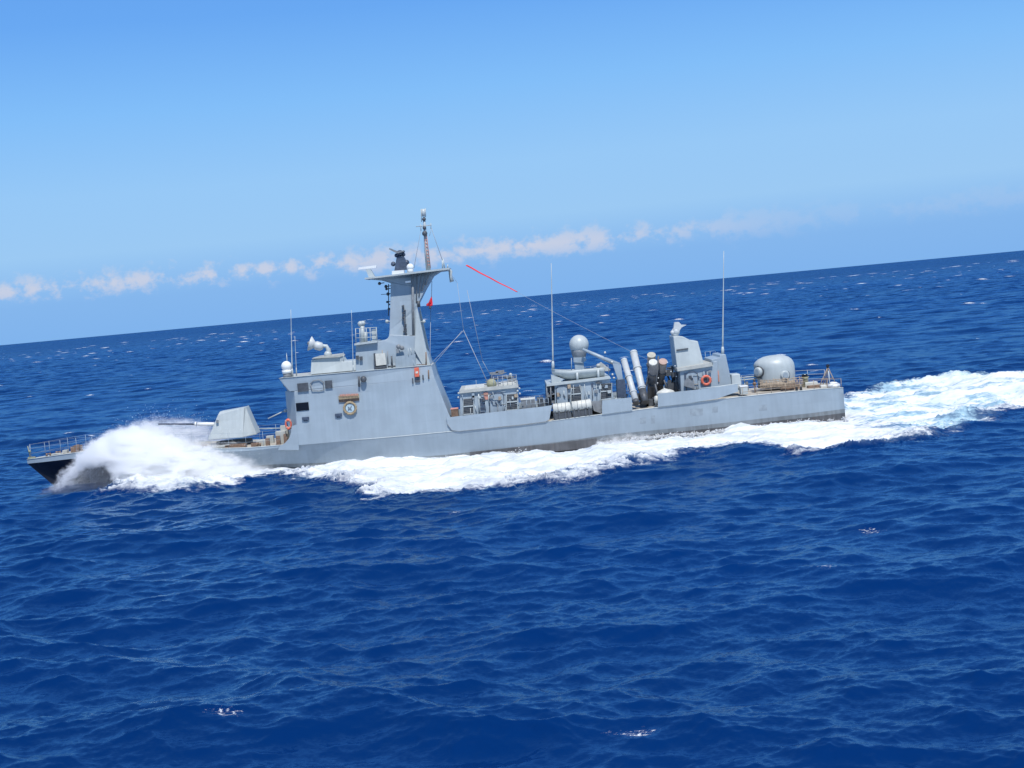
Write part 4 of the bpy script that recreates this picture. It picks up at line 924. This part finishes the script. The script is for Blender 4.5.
T3 = spectrum_tile(1024, 31.7, .20, .8, WIND - 10, 3, spread=.4, expo=3.5)
SL = (.082, .20, .17)      # rms slopes per band

def fbm_tile(n, Lt, seed, expo=2.6, ax=1.0):
    r_ = np.random.default_rng(seed); k1 = np.fft.fftfreq(n, 1.0 / n); kx, ky = np.meshgrid(k1, k1); k = np.hypot(kx * ax, ky); k[0, 0] = 1e9
    h = np.real(np.fft.ifft2((r_.normal(size=(n, n)) + 1j * r_.normal(size=(n, n))) * k ** (-expo / 2))); return (h / h.std()).astype(np.float32)
FB = fbm_tile(1024, 1, 21)
FS = fbm_tile(1024, 1, 22, expo=3.7)

# radial and angular spacing
rad = [0.0, 2, 5, 9, 13, 17, 20, 22.5, 25]
while rad[-1] < 44: rad.append(rad[-1] * 1.0028)
while rad[-1] < 170: rad.append(rad[-1] + .12 + (rad[-1] - 44) * .0007)
while rad[-1] < 2500: rad.append(rad[-1] * 1.0028)
while rad[-1] < 60000: rad.append(rad[-1] * 1.03)
rad = np.array(rad[1:])
half = R(21.5); na = 980; th = list(np.linspace(-half, half, na)); stp = R(.1)
t_ = half
while t_ < math.pi - stp: t_ += stp; stp = min(stp * 1.25, R(9)); th.append(min(t_, math.pi - 1e-4))
th = np.array(sorted(th + [-a for a in th if a > half]))
nR, nA = len(rad), len(th)
RR, TH = np.meshgrid(rad, th, indexing='ij')
X = (RR * np.sin(TH)).ravel(); Y = (RR * np.cos(TH)).ravel(); RRr = RR.ravel()
drad = np.gradient(rad); spc = np.repeat(drad, nA)
core = (np.abs(TH.ravel()) < R(25)).astype(np.float32)
def lod(lam): return np.clip((lam / np.maximum(spc, .01) - 1.6) / 3.0, 0, 1).astype(np.float32)
# gust patches modulate the small waves
gust = 1 + .18 * samp(FS, 620.0, X, Y); gust = np.clip(gust, .55, 1.5)
Z = np.zeros_like(X, dtype=np.float32); DX = np.zeros_like(Z); DY = np.zeros_like(Z)
for (T, Lt, s_, lm, rot) in ((T1, 389.0, SL[0], 11., 0.0), (T2, 97.3, SL[1], 2.2, .35), (T3, 31.7, SL[2], .55, -.5)):
    c_, sn_ = math.cos(rot * .25), math.sin(rot * .25)
    w_ = lod(lm) * core * s_ * (gust if lm < 5 else 1)
    xx, yy = X * c_ - Y * sn_, X * sn_ + Y * c_
    Z += w_ * samp(T[0], Lt, xx, yy); DX += w_ * samp(T[1], Lt, xx, yy); DY += w_ * samp(T[2], Lt, xx, yy)
inh = np.exp(-np.maximum(0, np.abs(Y - YC) - 4.5) ** 2 / 6) * np.clip((X - X0) / 3, 0, 1) * np.clip((X1 + 3 - X) / 3, 0, 1); Z *= (1 - .7 * inh).astype(np.float32); DX *= (1 - .5 * inh).astype(np.float32); DY *= (1 - .5 * inh).astype(np.float32)
lost = np.clip(1 - .5 * lod(14.) - .5 * lod(2.6), 0, 1) * 1.0
CHOP = 1.15

# ---- foam patches on the water
def sdist(px, py, poly, sy=.45):
    """signed distance to polygon (inside positive) with depth squeezed"""
    P_ = np.array([(a, b * sy) for a, b in poly]); q = np.stack([px, py * sy], 1); dmin = np.full(len(q), 1e9); ins = np.zeros(len(q), bool)
    n = len(P_)
    for i in range(n):
        a, b = P_[i], P_[(i + 1) % n]; ab = b - a; t = np.clip(((q - a) @ ab) / (ab @ ab), 0, 1); d_ = np.hypot(*(q - a - t[:, None] * ab).T); dmin = np.minimum(dmin, d_)
        cond = ((a[1] > q[:, 1]) != (b[1] > q[:, 1])); xi = (b[0] - a[0]) * (q[:, 1] - a[1]) / (b[1] - a[1] + 1e-12) + a[0]; ins ^= cond & (q[:, 0] < xi)
    return np.where(ins, dmin, -dmin)
def wpoly(pts, z=0.0): return [(lambda v_: (v_.x, v_.y))(on_water(a, b, z)) for a, b in pts]
wake = wpoly([(262, 467), (300, 462), (400, 453), (500, 443), (600, 434), (700, 424), (800, 412), (846, 400), (862, 391), (880, 386.5), (915, 381.5), (960, 377.5), (1024, 372), (1090, 366), (1160, 362), (1420, 345),
              (1420, 370), (1160, 396), (1090, 403), (1024, 409), (990, 418), (965, 428), (925, 439), (880, 446), (830, 450), (795, 452), (760, 448), (735, 446), (700, 455), (660, 460), (640, 465), (600, 473), (560, 479), (520, 482), (480, 486), (440, 491), (400, 496), (374, 497), (366, 492), (362, 484), (350, 478.5), (328, 474.5), (300, 471), (262, 469)])
bowf = wpoly([(124, 495), (128, 474), (190, 462), (262, 466), (276, 472), (250, 481), (225, 487), (190, 493), (150, 496)])
sel = np.where((X > -70) & (X < 125) & (Y > 78) & (Y < 235) & (core > 0))[0]
sx_, sy_ = X[sel], Y[sel]
j1 = samp(FB, 23., sx_, sy_); j2 = samp(FB, 31., sx_ + 7, sy_ + 3); j3 = samp(FB, 7.3, sx_, sy_); j4 = samp(FB, 6.1, sx_ + 3, sy_)
qx = sx_ + .55 * j1 + .16 * j3; qy = sy_ + .9 * j2 + .35 * j4
d1 = sdist(qx, qy, wake); d2 = sdist(qx, qy, bowf)
sd_ = np.maximum(d1, d2)
foam = np.zeros_like(Z); foam[sel] = np.clip(.5 + sd_ / 3.0, 0, 1)
# churned relief and the bow wave shoulder
edge = np.clip(.5 + sd_ / 1.2, 0, 1)
Z[sel] += (edge * (.21 * samp(FS, 9.7, sx_ * .6, sy_) + .08 * samp(FS, 3.1, sx_ * .7, sy_) + .05)).astype(np.float32)
# raised rim along the outer edge of the wake
rim = np.exp(-((sd_ - .5) / 1.1) ** 2); outer = (sy_ < 113) | (sx_ > 22)
Z[sel] += (rim * outer * .22 * (1 + .5 * j1)).astype(np.float32)
# turbulence hollow close astern
Z[sel] += (-.25 * np.exp(-((sx_ - 27) / 5) ** 2 - ((sy_ - 119) / 4) ** 2)).astype(np.float32)
# stern wave swell falling away to starboard quarter
aer = np.zeros_like(Z); ax_ = on_water(862, 415)
aer[sel] = np.clip(.5 + (d1 - .2) / 1.5, 0, 1) * np.clip((sx_ - (X1 - 6)) / 8, 0, 1)
# the long hollow along the hull between bow wave and quarter wave
tx_ = [at(p_, 450, YC - 3.6)[0] for p_ in (250, 300, 360, 430, 500, 560, 597, 625, 655, 700, 750, 800, 845, 880)]
tz_ = [0, -.1, -.2, -.1, -.45, -.75, -.88, -.6, -.25, -.15, -.05, -.15, -.5, 0]
off_ = np.maximum(0, (YC - 3.5) - sy_)
Z[sel] += (np.interp(sx_, tx_, tz_) * np.exp(-(off_ / 7.0) ** 2) * (sy_ < YC + 1)).astype(np.float32)
# calmer at the hull so the sea never climbs over the plating

# whitecaps: small breaking crests scattered over the sea
r_ = np.random.default_rng(5); cap = np.zeros_like(Z)
ncap = 760; uu = r_.random(ncap * 4); rc_ = np.sqrt(150 ** 2 + (2000 ** 2 - 150 ** 2) * uu ** 1.25); tc_ = (r_.random(ncap * 4) - .5) * 2 * R(21)
kept = 0
X2, Y2_ = X.reshape(nR, nA), Y.reshape(nR, nA); capg = cap.reshape(nR, nA); Zg = Z.reshape(nR, nA)
near_caps = [on_water(a, b) for a, b in ((460, 516), (825, 574), (632, 737), (232, 729), (455, 512), (90, 395), (215, 420), (866, 532))]
seeds = [(v_.x, v_.y, .32 if v_.y < 90 else .5) for v_ in near_caps]
for a, b in zip(rc_, tc_):
    x_, y_ = a * math.sin(b), a * math.cos(b)
    hz_ = float(samp(T1[0], 389.0, np.array([x_]), np.array([y_]))[0])
    if hz_ < T1[0].std() * .5: continue
    seeds.append((x_, y_, float(.14 + .55 * r_.random() ** 3.5) * (1 + a / 900))); kept += 1
    if kept >= ncap: break
for (x_, y_, s_) in seeds:
    r0_ = math.hypot(x_, y_); w_ = 1.5 * s_ * (1 + r0_ / 900); l_ = .5 * s_ if r0_ < 140 else 1.1 * s_ * (1 + r0_ / 500)
    i0, i1 = np.searchsorted(rad, [r0_ - 3 * l_ - 1, r0_ + 3 * l_ + 1]); t0 = math.atan2(x_, y_); dt = 3 * w_ / r0_; k0, k1 = np.searchsorted(th, [t0 - dt, t0 + dt])
    if i1 <= i0 or k1 <= k0: continue
    gx = X2[i0:i1, k0:k1] - x_; gy = Y2_[i0:i1, k0:k1] - y_; gy = gy + .25 * gx + .18 * np.sin(gx * 2.1 + x_)
    if r0_ < 140: w_, l_ = 2.0 * s_, 1.5 * s_
    g_ = np.exp(-(gx / w_) ** 2 - (gy / l_) ** 2) * (.62 if r0_ < 140 else 1); capg[i0:i1, k0:k1] = np.maximum(capg[i0:i1, k0:k1], g_.astype(np.float32))
    if r0_ > 140: Zg[i0:i1, k0:k1] += (.30 * min(1.6, s_) * g_).astype(np.float32)
cap = capg.ravel()

VX = (X - CHOP * DX).astype(np.float32); VY = (Y - CHOP * DY).astype(np.float32)
verts = np.stack([VX, VY, Z], 1).astype(np.float32)
n_v = len(verts) + 1
verts = np.vstack([verts, [[0, 0, 0]]]).astype(np.float32)
ii, jj = np.meshgrid(np.arange(nR - 1), np.arange(nA - 1), indexing='ij'); a0 = (ii * nA + jj).ravel()
quads = np.stack([a0, a0 + nA, a0 + nA + 1, a0 + 1], 1)
jl = np.arange(nR - 1) * nA; quads = np.vstack([quads, np.stack([jl + nA - 1, jl + 2 * nA - 1, jl + nA, jl], 1)])   # close the circle behind
quads = quads[:, ::-1]
me = bpy.data.meshes.new('sea'); nq = len(quads); tri = np.stack([np.full(nA, n_v - 1), (np.arange(nA) + 1) % nA, np.arange(nA)], 1)
me.vertices.add(n_v); me.vertices.foreach_set('co', verts.ravel())
me.loops.add(nq * 4 + nA * 3); me.loops.foreach_set('vertex_index', np.concatenate([quads.ravel(), tri.ravel()]).astype(np.int32))
me.polygons.add(nq + nA); me.polygons.foreach_set('loop_start', np.concatenate([np.arange(nq) * 4, nq * 4 + np.arange(nA) * 3]).astype(np.int32))
me.update(calc_edges=True)
me.polygons.foreach_set('use_smooth', np.ones(nq + nA, bool))
for nm, arr in (('foam', foam), ('aerated', aer), ('cap', cap), ('lost', lost)):
    at_ = me.attributes.new(nm, 'FLOAT', 'POINT'); at_.data.foreach_set('value', np.append(arr, 0).astype(np.float32))
sea = bpy.data.objects.new('sea', me); COL.objects.link(sea); tag(sea, kind='structure')

wm = bpy.data.materials.new('sea_water'); wm.use_nodes = True; t = wm.node_tree; t.nodes.clear()
def nd(ty, **k):
    n = t.nodes.new(ty)
    for a, b in k.items(): n.inputs[a.replace('_', ' ')].default_value = b
    return n
def attr(nm): n = t.nodes.new('ShaderNodeAttribute'); n.attribute_name = nm; return n.outputs['Fac']
geo = nd('ShaderNodeNewGeometry'); lk = t.links.new
def vscale(v_, s3):
    n = t.nodes.new('ShaderNodeVectorMath'); n.operation = 'MULTIPLY'; n.inputs[1].default_value = s3; lk(v_, n.inputs[0]); return n.outputs[0]
pos = geo.outputs['Position']
def noise(s3, sc_, det=4, ro=.55):
    n = nd('ShaderNodeTexNoise', Scale=sc_, Detail=det, Roughness=ro); lk(vscale(pos, s3), n.inputs['Vector']); return n
# slopes of ripples too small for the mesh, and of far waves the mesh no longer carries
def slope(noise_n, amp):
    s1_ = t.nodes.new('ShaderNodeVectorMath'); s1_.operation = 'SUBTRACT'; s1_.inputs[1].default_value = (.5, .5, .5); lk(noise_n.outputs['Color'], s1_.inputs[0])
    s2_ = t.nodes.new('ShaderNodeVectorMath'); s2_.operation = 'MULTIPLY'; lk(s1_.outputs[0], s2_.inputs[0])
    cmb = t.nodes.new('ShaderNodeCombineXYZ')
    if isinstance(amp, (int, float)): s2_.inputs[1].default_value = (amp * .8, amp, 0)
    else: lk(mth('MULTIPLY', amp, .8, tree=t), cmb.inputs[0]); lk(amp, cmb.inputs[1]); lk(cmb.outputs[0], s2_.inputs[1])
    return s2_.outputs[0]
rip = slope(noise((1, 1.6, 1), 9.0, 4), .40)
far_amp = mth('MULTIPLY', attr('lost'), 2.2, tree=t)
farn0 = slope(noise((.55, 1.0, 1), .55, 5, .62), far_amp)
bias = t.nodes.new('ShaderNodeCombineXYZ'); lk(mth('MULTIPLY', attr('lost'), -.16, tree=t), bias.inputs[1])
farn = (lambda n: (lk(farn0, n.inputs[0]), lk(bias.outputs[0], n.inputs[1]), n.outputs[0])[2])(t.nodes.new('ShaderNodeVectorMath'))
midn = slope(noise((.6, 1.0, 1), 1.9, 3, .6), mth('ADD', mth('MULTIPLY', attr('lost'), .3, tree=t), .10, tree=t))
def vadd(a, b): n = t.nodes.new('ShaderNodeVectorMath'); n.operation = 'ADD'; lk(a, n.inputs[0]); lk(b, n.inputs[1]); return n.outputs[0]
nrm = t.nodes.new('ShaderNodeVectorMath'); nrm.operation = 'NORMALIZE'; lk(vadd(vadd(vadd(geo.outputs['Normal'], rip), farn), midn), nrm.inputs[0])
# foam
fz = noise((.30, 1.0, 1), .75, 10, .70); fz2 = noise((.35, 1.0, 1), 3.2, 6, .7); fzl = noise((.10, .55, 1), .55, 6, .62)
fn = mth('ADD', mth('MULTIPLY', mth('SUBTRACT', fz.outputs[0], .5, tree=t), 1.5, tree=t), mth('MULTIPLY', mth('SUBTRACT', fz2.outputs[0], .5, tree=t), 1.1, tree=t), tree=t)
fa = attr('foam'); aa = attr('aerated')
fmask = smooth(mth('ADD', mth('SUBTRACT', mth('ADD', fa, mth('MULTIPLY', mth('SUBTRACT', fzl.outputs[0], .5, tree=t), mth('ADD', .5, mth('MULTIPLY', aa, 1.9, tree=t), tree=t), tree=t), tree=t), mth('MULTIPLY', aa, .30, tree=t), tree=t), mth('MULTIPLY', fn, mth('ADD', .55, mth('MULTIPLY', aa, .6, tree=t), tree=t), tree=t), tree=t), .36, .72, tree=t)
fmask = mth('MULTIPLY', fmask, smooth(fa, .02, .2, tree=t), tree=t)
cz = noise((.7, 1.1, 1), 8.0, 6, .8)
cmask = smooth(mth('ADD', attr('cap'), mth('MULTIPLY', mth('SUBTRACT', cz.outputs[0], .5, tree=t), 3.2, tree=t), tree=t), .62, .95, tree=t)
cmask = mth('MULTIPLY', cmask, smooth(attr('cap'), .12, .35, tree=t), tree=t)
fzs = noise((.14, .9, 1), 1.1, 7, .65)
white = mth('MAXIMUM', mth('MULTIPLY', fmask, smooth(fzs.outputs[0], .30, .62, tree=t, lo=.52, hi=1.0), tree=t), cmask, tree=t)
# water body colour, greener where air is beaten into it
wc = nd('ShaderNodeMixRGB'); wc.inputs['Color1'].default_value = (.0002, .0215, .1120, 1); wc.inputs['Color2'].default_value = (.42, .62, .71, 1)
aef = mth('MAXIMUM', mth('MULTIPLY', aa, smooth(mth('ADD', aa, fn, tree=t), .35, 1.0, tree=t, hi=.85), tree=t), mth('MULTIPLY', smooth(fa, .3, .9, tree=t), .35, tree=t), tree=t); lk(aef, wc.inputs['Fac'])
pv = noise((1, 1, 1), .012, 4); pv2 = noise((.5, 1, 1), .0016, 4); pvs = mth('MULTIPLY', smooth(pv.outputs[0], .3, .7, tree=t, lo=.88, hi=1.12), smooth(pv2.outputs[0], .3, .7, tree=t, lo=.88, hi=1.12), tree=t)
pc = t.nodes.new('ShaderNodeVectorMath'); pc.operation = 'SCALE'; lk(wc.outputs[0], pc.inputs[0]); lk(pvs, pc.inputs['Scale'])
bd = nd('ShaderNodeBsdfDiffuse'); lk(pc.outputs[0], bd.inputs['Color']); lk(nrm.outputs[0], bd.inputs['Normal'])
gl = nd('ShaderNodeBsdfGlossy', Roughness=.17); gl.inputs['Color'].default_value = (.55, .84, 1, 1); lk(nrm.outputs[0], gl.inputs['Normal'])
fr_n = nd('ShaderNodeFresnel', IOR=1.333); lk(nrm.outputs[0], fr_n.inputs['Normal'])
wb = nd('ShaderNodeMixShader'); lk(mth('MINIMUM', mth('MULTIPLY', fr_n.outputs[0], .80, tree=t), .42, tree=t), wb.inputs[0]); lk(bd.outputs[0], wb.inputs[1]); lk(gl.outputs[0], wb.inputs[2])
fb = nd('ShaderNodeBsdfDiffuse', Color=(.74, .76, .77, 1)); 
bmp = nd('ShaderNodeBump', Strength=.45, Distance=.2); lk(fz2.outputs[0], bmp.inputs['Height']); lk(bmp.outputs[0], fb.inputs['Normal'])
mxs = nd('ShaderNodeMixShader'); lk(white, mxs.inputs[0]); lk(wb.outputs[0], mxs.inputs[1]); lk(fb.outputs[0], mxs.inputs[2])
mo = nd('ShaderNodeOutputMaterial'); lk(mxs.outputs[0], mo.inputs['Surface'])
me.materials.append(wm)

# ================================================================== SPRAY
sm_ = bpy.data.materials.new('spray_drops'); sm_.use_nodes = True; t = sm_.node_tree; t.nodes.clear()
df = t.nodes.new('ShaderNodeBsdfDiffuse'); df.inputs[0].default_value = (.93, .94, .95, 1); tl = t.nodes.new('ShaderNodeBsdfTranslucent'); tl.inputs[0].default_value = (.93, .94, .95, 1)
mx = t.nodes.new('ShaderNodeMixShader'); mx.inputs[0].default_value = .45; t.links.new(df.outputs[0], mx.inputs[1]); t.links.new(tl.outputs[0], mx.inputs[2]); mo = t.nodes.new('ShaderNodeOutputMaterial'); t.links.new(mx.outputs[0], mo.inputs[0])
def drops(name, pts, size, label, cat=None):
    n = len(pts); base_ = np.array([(1, 1, 1), (1, -1, -1), (-1, 1, -1), (-1, -1, 1)], np.float32) * .62
    rg_ = np.random.default_rng(3); ang = rg_.random((n, 3)) * 2 * np.pi
    ca, sa = np.cos(ang), np.sin(ang); Rm = np.zeros((n, 3, 3), np.float32)
    cz_, sz_, cy_, sy2, cx_, sx2 = ca[:, 0], sa[:, 0], ca[:, 1], sa[:, 1], ca[:, 2], sa[:, 2]
    Rm[:, 0, 0] = cz_ * cy_; Rm[:, 0, 1] = cz_ * sy2 * sx2 - sz_ * cx_; Rm[:, 0, 2] = cz_ * sy2 * cx_ + sz_ * sx2
    Rm[:, 1, 0] = sz_ * cy_; Rm[:, 1, 1] = sz_ * sy2 * sx2 + cz_ * cx_; Rm[:, 1, 2] = sz_ * sy2 * cx_ - cz_ * sx2
    Rm[:, 2, 0] = -sy2; Rm[:, 2, 1] = cy_ * sx2; Rm[:, 2, 2] = cy_ * cx_
    vv = np.einsum('nij,kj->nki', Rm, base_) * size[:, None, None] + pts[:, None, :]
    org = pts.mean(0); org[2] = 0; vv = (vv - org).reshape(-1, 3).astype(np.float32)
    f0 = np.array([(0, 1, 2), (0, 3, 1), (0, 2, 3), (1, 3, 2)]); ff = (f0[None] + (np.arange(n) * 4)[:, None, None]).reshape(-1, 3)
    me_ = bpy.data.meshes.new(name); me_.vertices.add(n * 4); me_.vertices.foreach_set('co', vv.ravel()); me_.loops.add(len(ff) * 3); me_.loops.foreach_set('vertex_index', ff.ravel().astype(np.int32))
    me_.polygons.add(len(ff)); me_.polygons.foreach_set('loop_start', (np.arange(len(ff)) * 3).astype(np.int32)); me_.update(calc_edges=True); me_.materials.append(sm_)
    o = bpy.data.objects.new(name, me_); COL.objects.link(o); o.location = org; tag(o, label, cat, kind='stuff'); return o
rg_ = np.random.default_rng(17)
def hullhalf(xs): return np.interp((xs - X0) / LEN, [a for a, _ in HW], [b for _, b in HW])
def jets(nj, per, xlo, xhi, vzf, U, vyf, zf=0.0, xb=1.0, spr=.35, tmax=None, tpow=1.0, side=-1):
    out_, sz = [], []
    for j in range(nj):
        x0_ = xlo + (xhi - xlo) * rg_.random() ** xb
        vz = vzf(x0_, rg_); vy = vyf(x0_, rg_); u_ = U * rg_.uniform(.85, 1.15)
        T_ = 2 * max(vz, .3) / 9.81; tt = rg_.random(per) ** tpow * T_
        dv_ = rg_.normal(size=(per, 3)) * spr * (.4 + rg_.random((per, 1)))
        y0_ = YC + side * (hullhalf(np.array([x0_ + 1.0]))[0] + .15)
        x = x0_ + (u_ + dv_[:, 0]) * tt; y = y0_ + side * (vy + dv_[:, 1]) * tt; z = zf + (vz + dv_[:, 2]) * tt - 4.905 * tt * tt
        k = z > -.3; out_.append(np.stack([x, y, z], 1)[k]); sz.append(rg_.gamma(2.0, .011, k.sum()) + .010)
    return np.concatenate(out_), np.concatenate(sz)
xp = lambda px: on_water(px, 487)[0] if False else at(px, 480, YC - 1.5)[0]
allp, alls = [], []
def addj(*a, **k):
    p_, s_ = jets(*a, **k); allp.append(p_); alls.append(s_)
addj(420, 110, xp(60), xp(92), lambda x, g: g.uniform(5.6, 8.9), 6.6, lambda x, g: g.uniform(.6, 3.6), spr=.55)
addj(160, 120, xp(100), xp(172), lambda x, g: g.uniform(2.5, 7.2) * (1 - .45 * (x - xp(100)) / (xp(172) - xp(100))), 5.6, lambda x, g: g.uniform(.5, 3.6), spr=.6)
addj(160, 120, xp(150), xp(250), lambda x, g: g.uniform(.6, 4.2) * (1 - .6 * (x - xp(150)) / (xp(250) - xp(150))), 4.5, lambda x, g: g.uniform(.5, 3.5), spr=.5)
pts = np.concatenate(allp); szs = np.concatenate(alls) * .38
drops('bow_spray_drops', pts, szs, 'loose drops flying off the bow spray', 'spray')
def plume(name, Yc_, ya, yb, topc, lowc, dens_, label, fade_px=None):
    """a body of fine spray: closed box whose air is filled with drops under a thrown arc"""
    tp = [P(a, b, Yc_) for a, b in topc]; lp_ = [P(a, b, Yc_) for a, b in lowc]
    xa_, xb2 = tp[0].x - .6, tp[-1].x + .8; ztop_ = max(p.z for p in tp) + .8; H_ = ztop_ + .8
    q = MB(); q.box(xa_, xb2, ya, yb, -.8, ztop_)
    v_ = bpy.data.materials.new(name + '_air'); v_.use_nodes = True; t = v_.node_tree; t.nodes.clear()
    g = t.nodes.new('ShaderNodeNewGeometry'); sp_ = t.nodes.new('ShaderNodeSeparateXYZ'); t.links.new(g.outputs['Position'], sp_.inputs[0])
    fx = t.nodes.new('ShaderNodeMapRange'); fx.inputs['From Min'].default_value = xa_; fx.inputs['From Max'].default_value = xb2
    # wander so that the edge is ragged
    n0 = t.nodes.new('ShaderNodeTexNoise'); n0.inputs['Scale'].default_value = 1.1; n0.inputs['Detail'].default_value = 8; n0.inputs['Roughness'].default_value = .68
    t.links.new(g.outputs['Position'], n0.inputs['Vector'])
    sn = t.nodes.new('ShaderNodeSeparateColor'); t.links.new(n0.outputs['Color'], sn.inputs[0])
    xw = mth('ADD', sp_.outputs[0], mth('MULTIPLY', mth('SUBTRACT', sn.outputs[0], .5, tree=t), 3.0, tree=t), tree=t); t.links.new(xw, fx.inputs['Value'])
    zw = mth('ADD', sp_.outputs[2], mth('MULTIPLY', mth('SUBTRACT', sn.outputs[1], .5, tree=t), 2.6, tree=t), tree=t)
    def curve(ps):
        c_ = t.nodes.new('ShaderNodeFloatCurve'); cu = c_.mapping.curves[0]
        pl_ = sorted(((p.x - xa_) / (xb2 - xa_), (p.z + .8) / H_) for p in ps)
        cu.points[0].location = (0, pl_[0][1]); cu.points[1].location = (1, pl_[-1][1])
        for a_, b_ in pl_: cu.points.new(a_, b_)
        c_.mapping.update(); t.links.new(fx.outputs[0], c_.inputs['Value'])
        return mth('SUBTRACT', mth('MULTIPLY', c_.outputs[0], H_, tree=t), .8, tree=t)
    under = smooth(mth('SUBTRACT', curve(tp), zw, tree=t), -.05, .75, tree=t)
    above = smooth(mth('SUBTRACT', zw, curve(lp_), tree=t), -.15, .40, tree=t, lo=.025)
    hgt = mth('MULTIPLY', under, above, tree=t)
    # the sheet leans outward as it rises and falls
    mid_ = (ya + yb) / 2; hw_ = abs(yb - ya) / 2
    yy = mth('ABSOLUTE', mth('DIVIDE', mth('SUBTRACT', sp_.outputs[1], mid_, tree=t), hw_, tree=t), tree=t)
    side_ = mth('SUBTRACT', 1.0, smooth(yy, .35, .95, tree=t), tree=t)
    vm = t.nodes.new('ShaderNodeVectorMath'); vm.operation = 'MULTIPLY'; vm.inputs[1].default_value = (.38, .6, 1.35); t.links.new(g.outputs['Position'], vm.inputs[0])
    n1 = t.nodes.new('ShaderNodeTexNoise'); n1.inputs['Scale'].default_value = 1.7; n1.inputs['Detail'].default_value = 9; n1.inputs['Roughness'].default_value = .70; n1.inputs['Distortion'].default_value = .8; t.links.new(vm.outputs[0], n1.inputs['Vector'])
    streak = smooth(n1.outputs[0], .40, .62, tree=t, lo=.03, hi=2.4)
    # thins out away from the stem
    fade = smooth(fx.outputs[0], .38, .92, tree=t, lo=1.0, hi=.14)
    dn = mth('MULTIPLY', mth('MULTIPLY', hgt, side_, tree=t), mth('MULTIPLY', streak, fade, tree=t), tree=t)
    pv_ = t.nodes.new('ShaderNodeVolumePrincipled'); pv_.inputs['Color'].default_value = (.998, .999, 1, 1); pv_.inputs['Anisotropy'].default_value = .0
    t.links.new(mth('MULTIPLY', dn, dens_, tree=t), pv_.inputs['Density'])
    mo_ = t.nodes.new('ShaderNodeOutputMaterial'); t.links.new(pv_.outputs[0], mo_.inputs['Volume'])
    o = q.build(name, v_, None, origin=((xa_ + xb2) / 2, (ya + yb) / 2, 0)); tag(o, label, 'spray', kind='stuff'); return o
plume('bow_spray', YC - 3.6, YC - 6.4, YC - 1.0,
      [(52, 490), (60, 479), (75, 461), (92, 443), (112, 431), (135, 425.5), (152, 427.5), (175, 435), (200, 442), (225, 450), (250, 458.5), (275, 467), (290, 472)],
      [(52, 492), (62, 486), (74, 474), (86, 467), (98, 464), (110, 466), (119, 474), (125, 488), (130, 498), (290, 498)], 2.9, 'white bow spray bursting up along the ship')
plume('bow_spray', YC + 1.5, YC + 2.2, YC + 6.0,
      [(80, 470), (98, 442), (120, 427), (150, 420), (178, 420), (205, 427), (225, 440), (240, 452)],
      [(80, 480), (120, 480), (240, 480)], 1.0, 'thinner white spray rising beyond the foredeck')
allp, alls = [], []
# splashes in the wash along the side
def splash(px, py, n, vx, vz, s_, Yo=3.9):
    c = P(px, py, YC - Yo)
    for j in range(n):
        per = 60; vz_ = rg_.uniform(.3, 1) * vz; T_ = 2 * vz_ / 9.81; tt = rg_.random(per) * T_; dv_ = rg_.normal(size=(per, 3)) * .35; x0_ = c.x + rg_.normal() * s_
        p_ = np.stack([x0_ + (vx * rg_.uniform(.3, 1) + dv_[:, 0]) * tt, c.y + rg_.normal() * .3 + (-1.0 + dv_[:, 1]) * tt, c.z + (vz_ + dv_[:, 2]) * tt - 4.9 * tt * tt], 1); allp.append(p_); alls.append(rg_.gamma(2., .010, per) + .010)
splash(510, 460, 22, 1.2, 3.4, .25); splash(430, 462, 20, 1.5, 1.6, 1.0)
# lacy edge of the wake
for (a, b, k) in [(760, 428, 50), (740, 430, 50), (700, 434, 50), (660, 437, 50), (560, 457, 40), (530, 460, 40), (470, 462, 40), (440, 463, 40), (400, 466, 30), (350, 472, 14), (820, 424, 40), (790, 424, 40)]: splash(a, b, k, 1.4, 1.5, 1.4)
plume('hull_splash', YC - 3.5, YC - 5.2, YC - 3.0, [(594, 456), (597, 440), (601, 438), (612, 437.5), (628, 433.5), (640, 434), (652, 437), (662, 441)], [(594, 462), (662, 462)], 2.4, 'splash thrown up where the strake ends amidships')
drops('wash_spray', np.concatenate(allp), np.concatenate(alls), 'loose white spray in the wash along the waterline', 'spray')
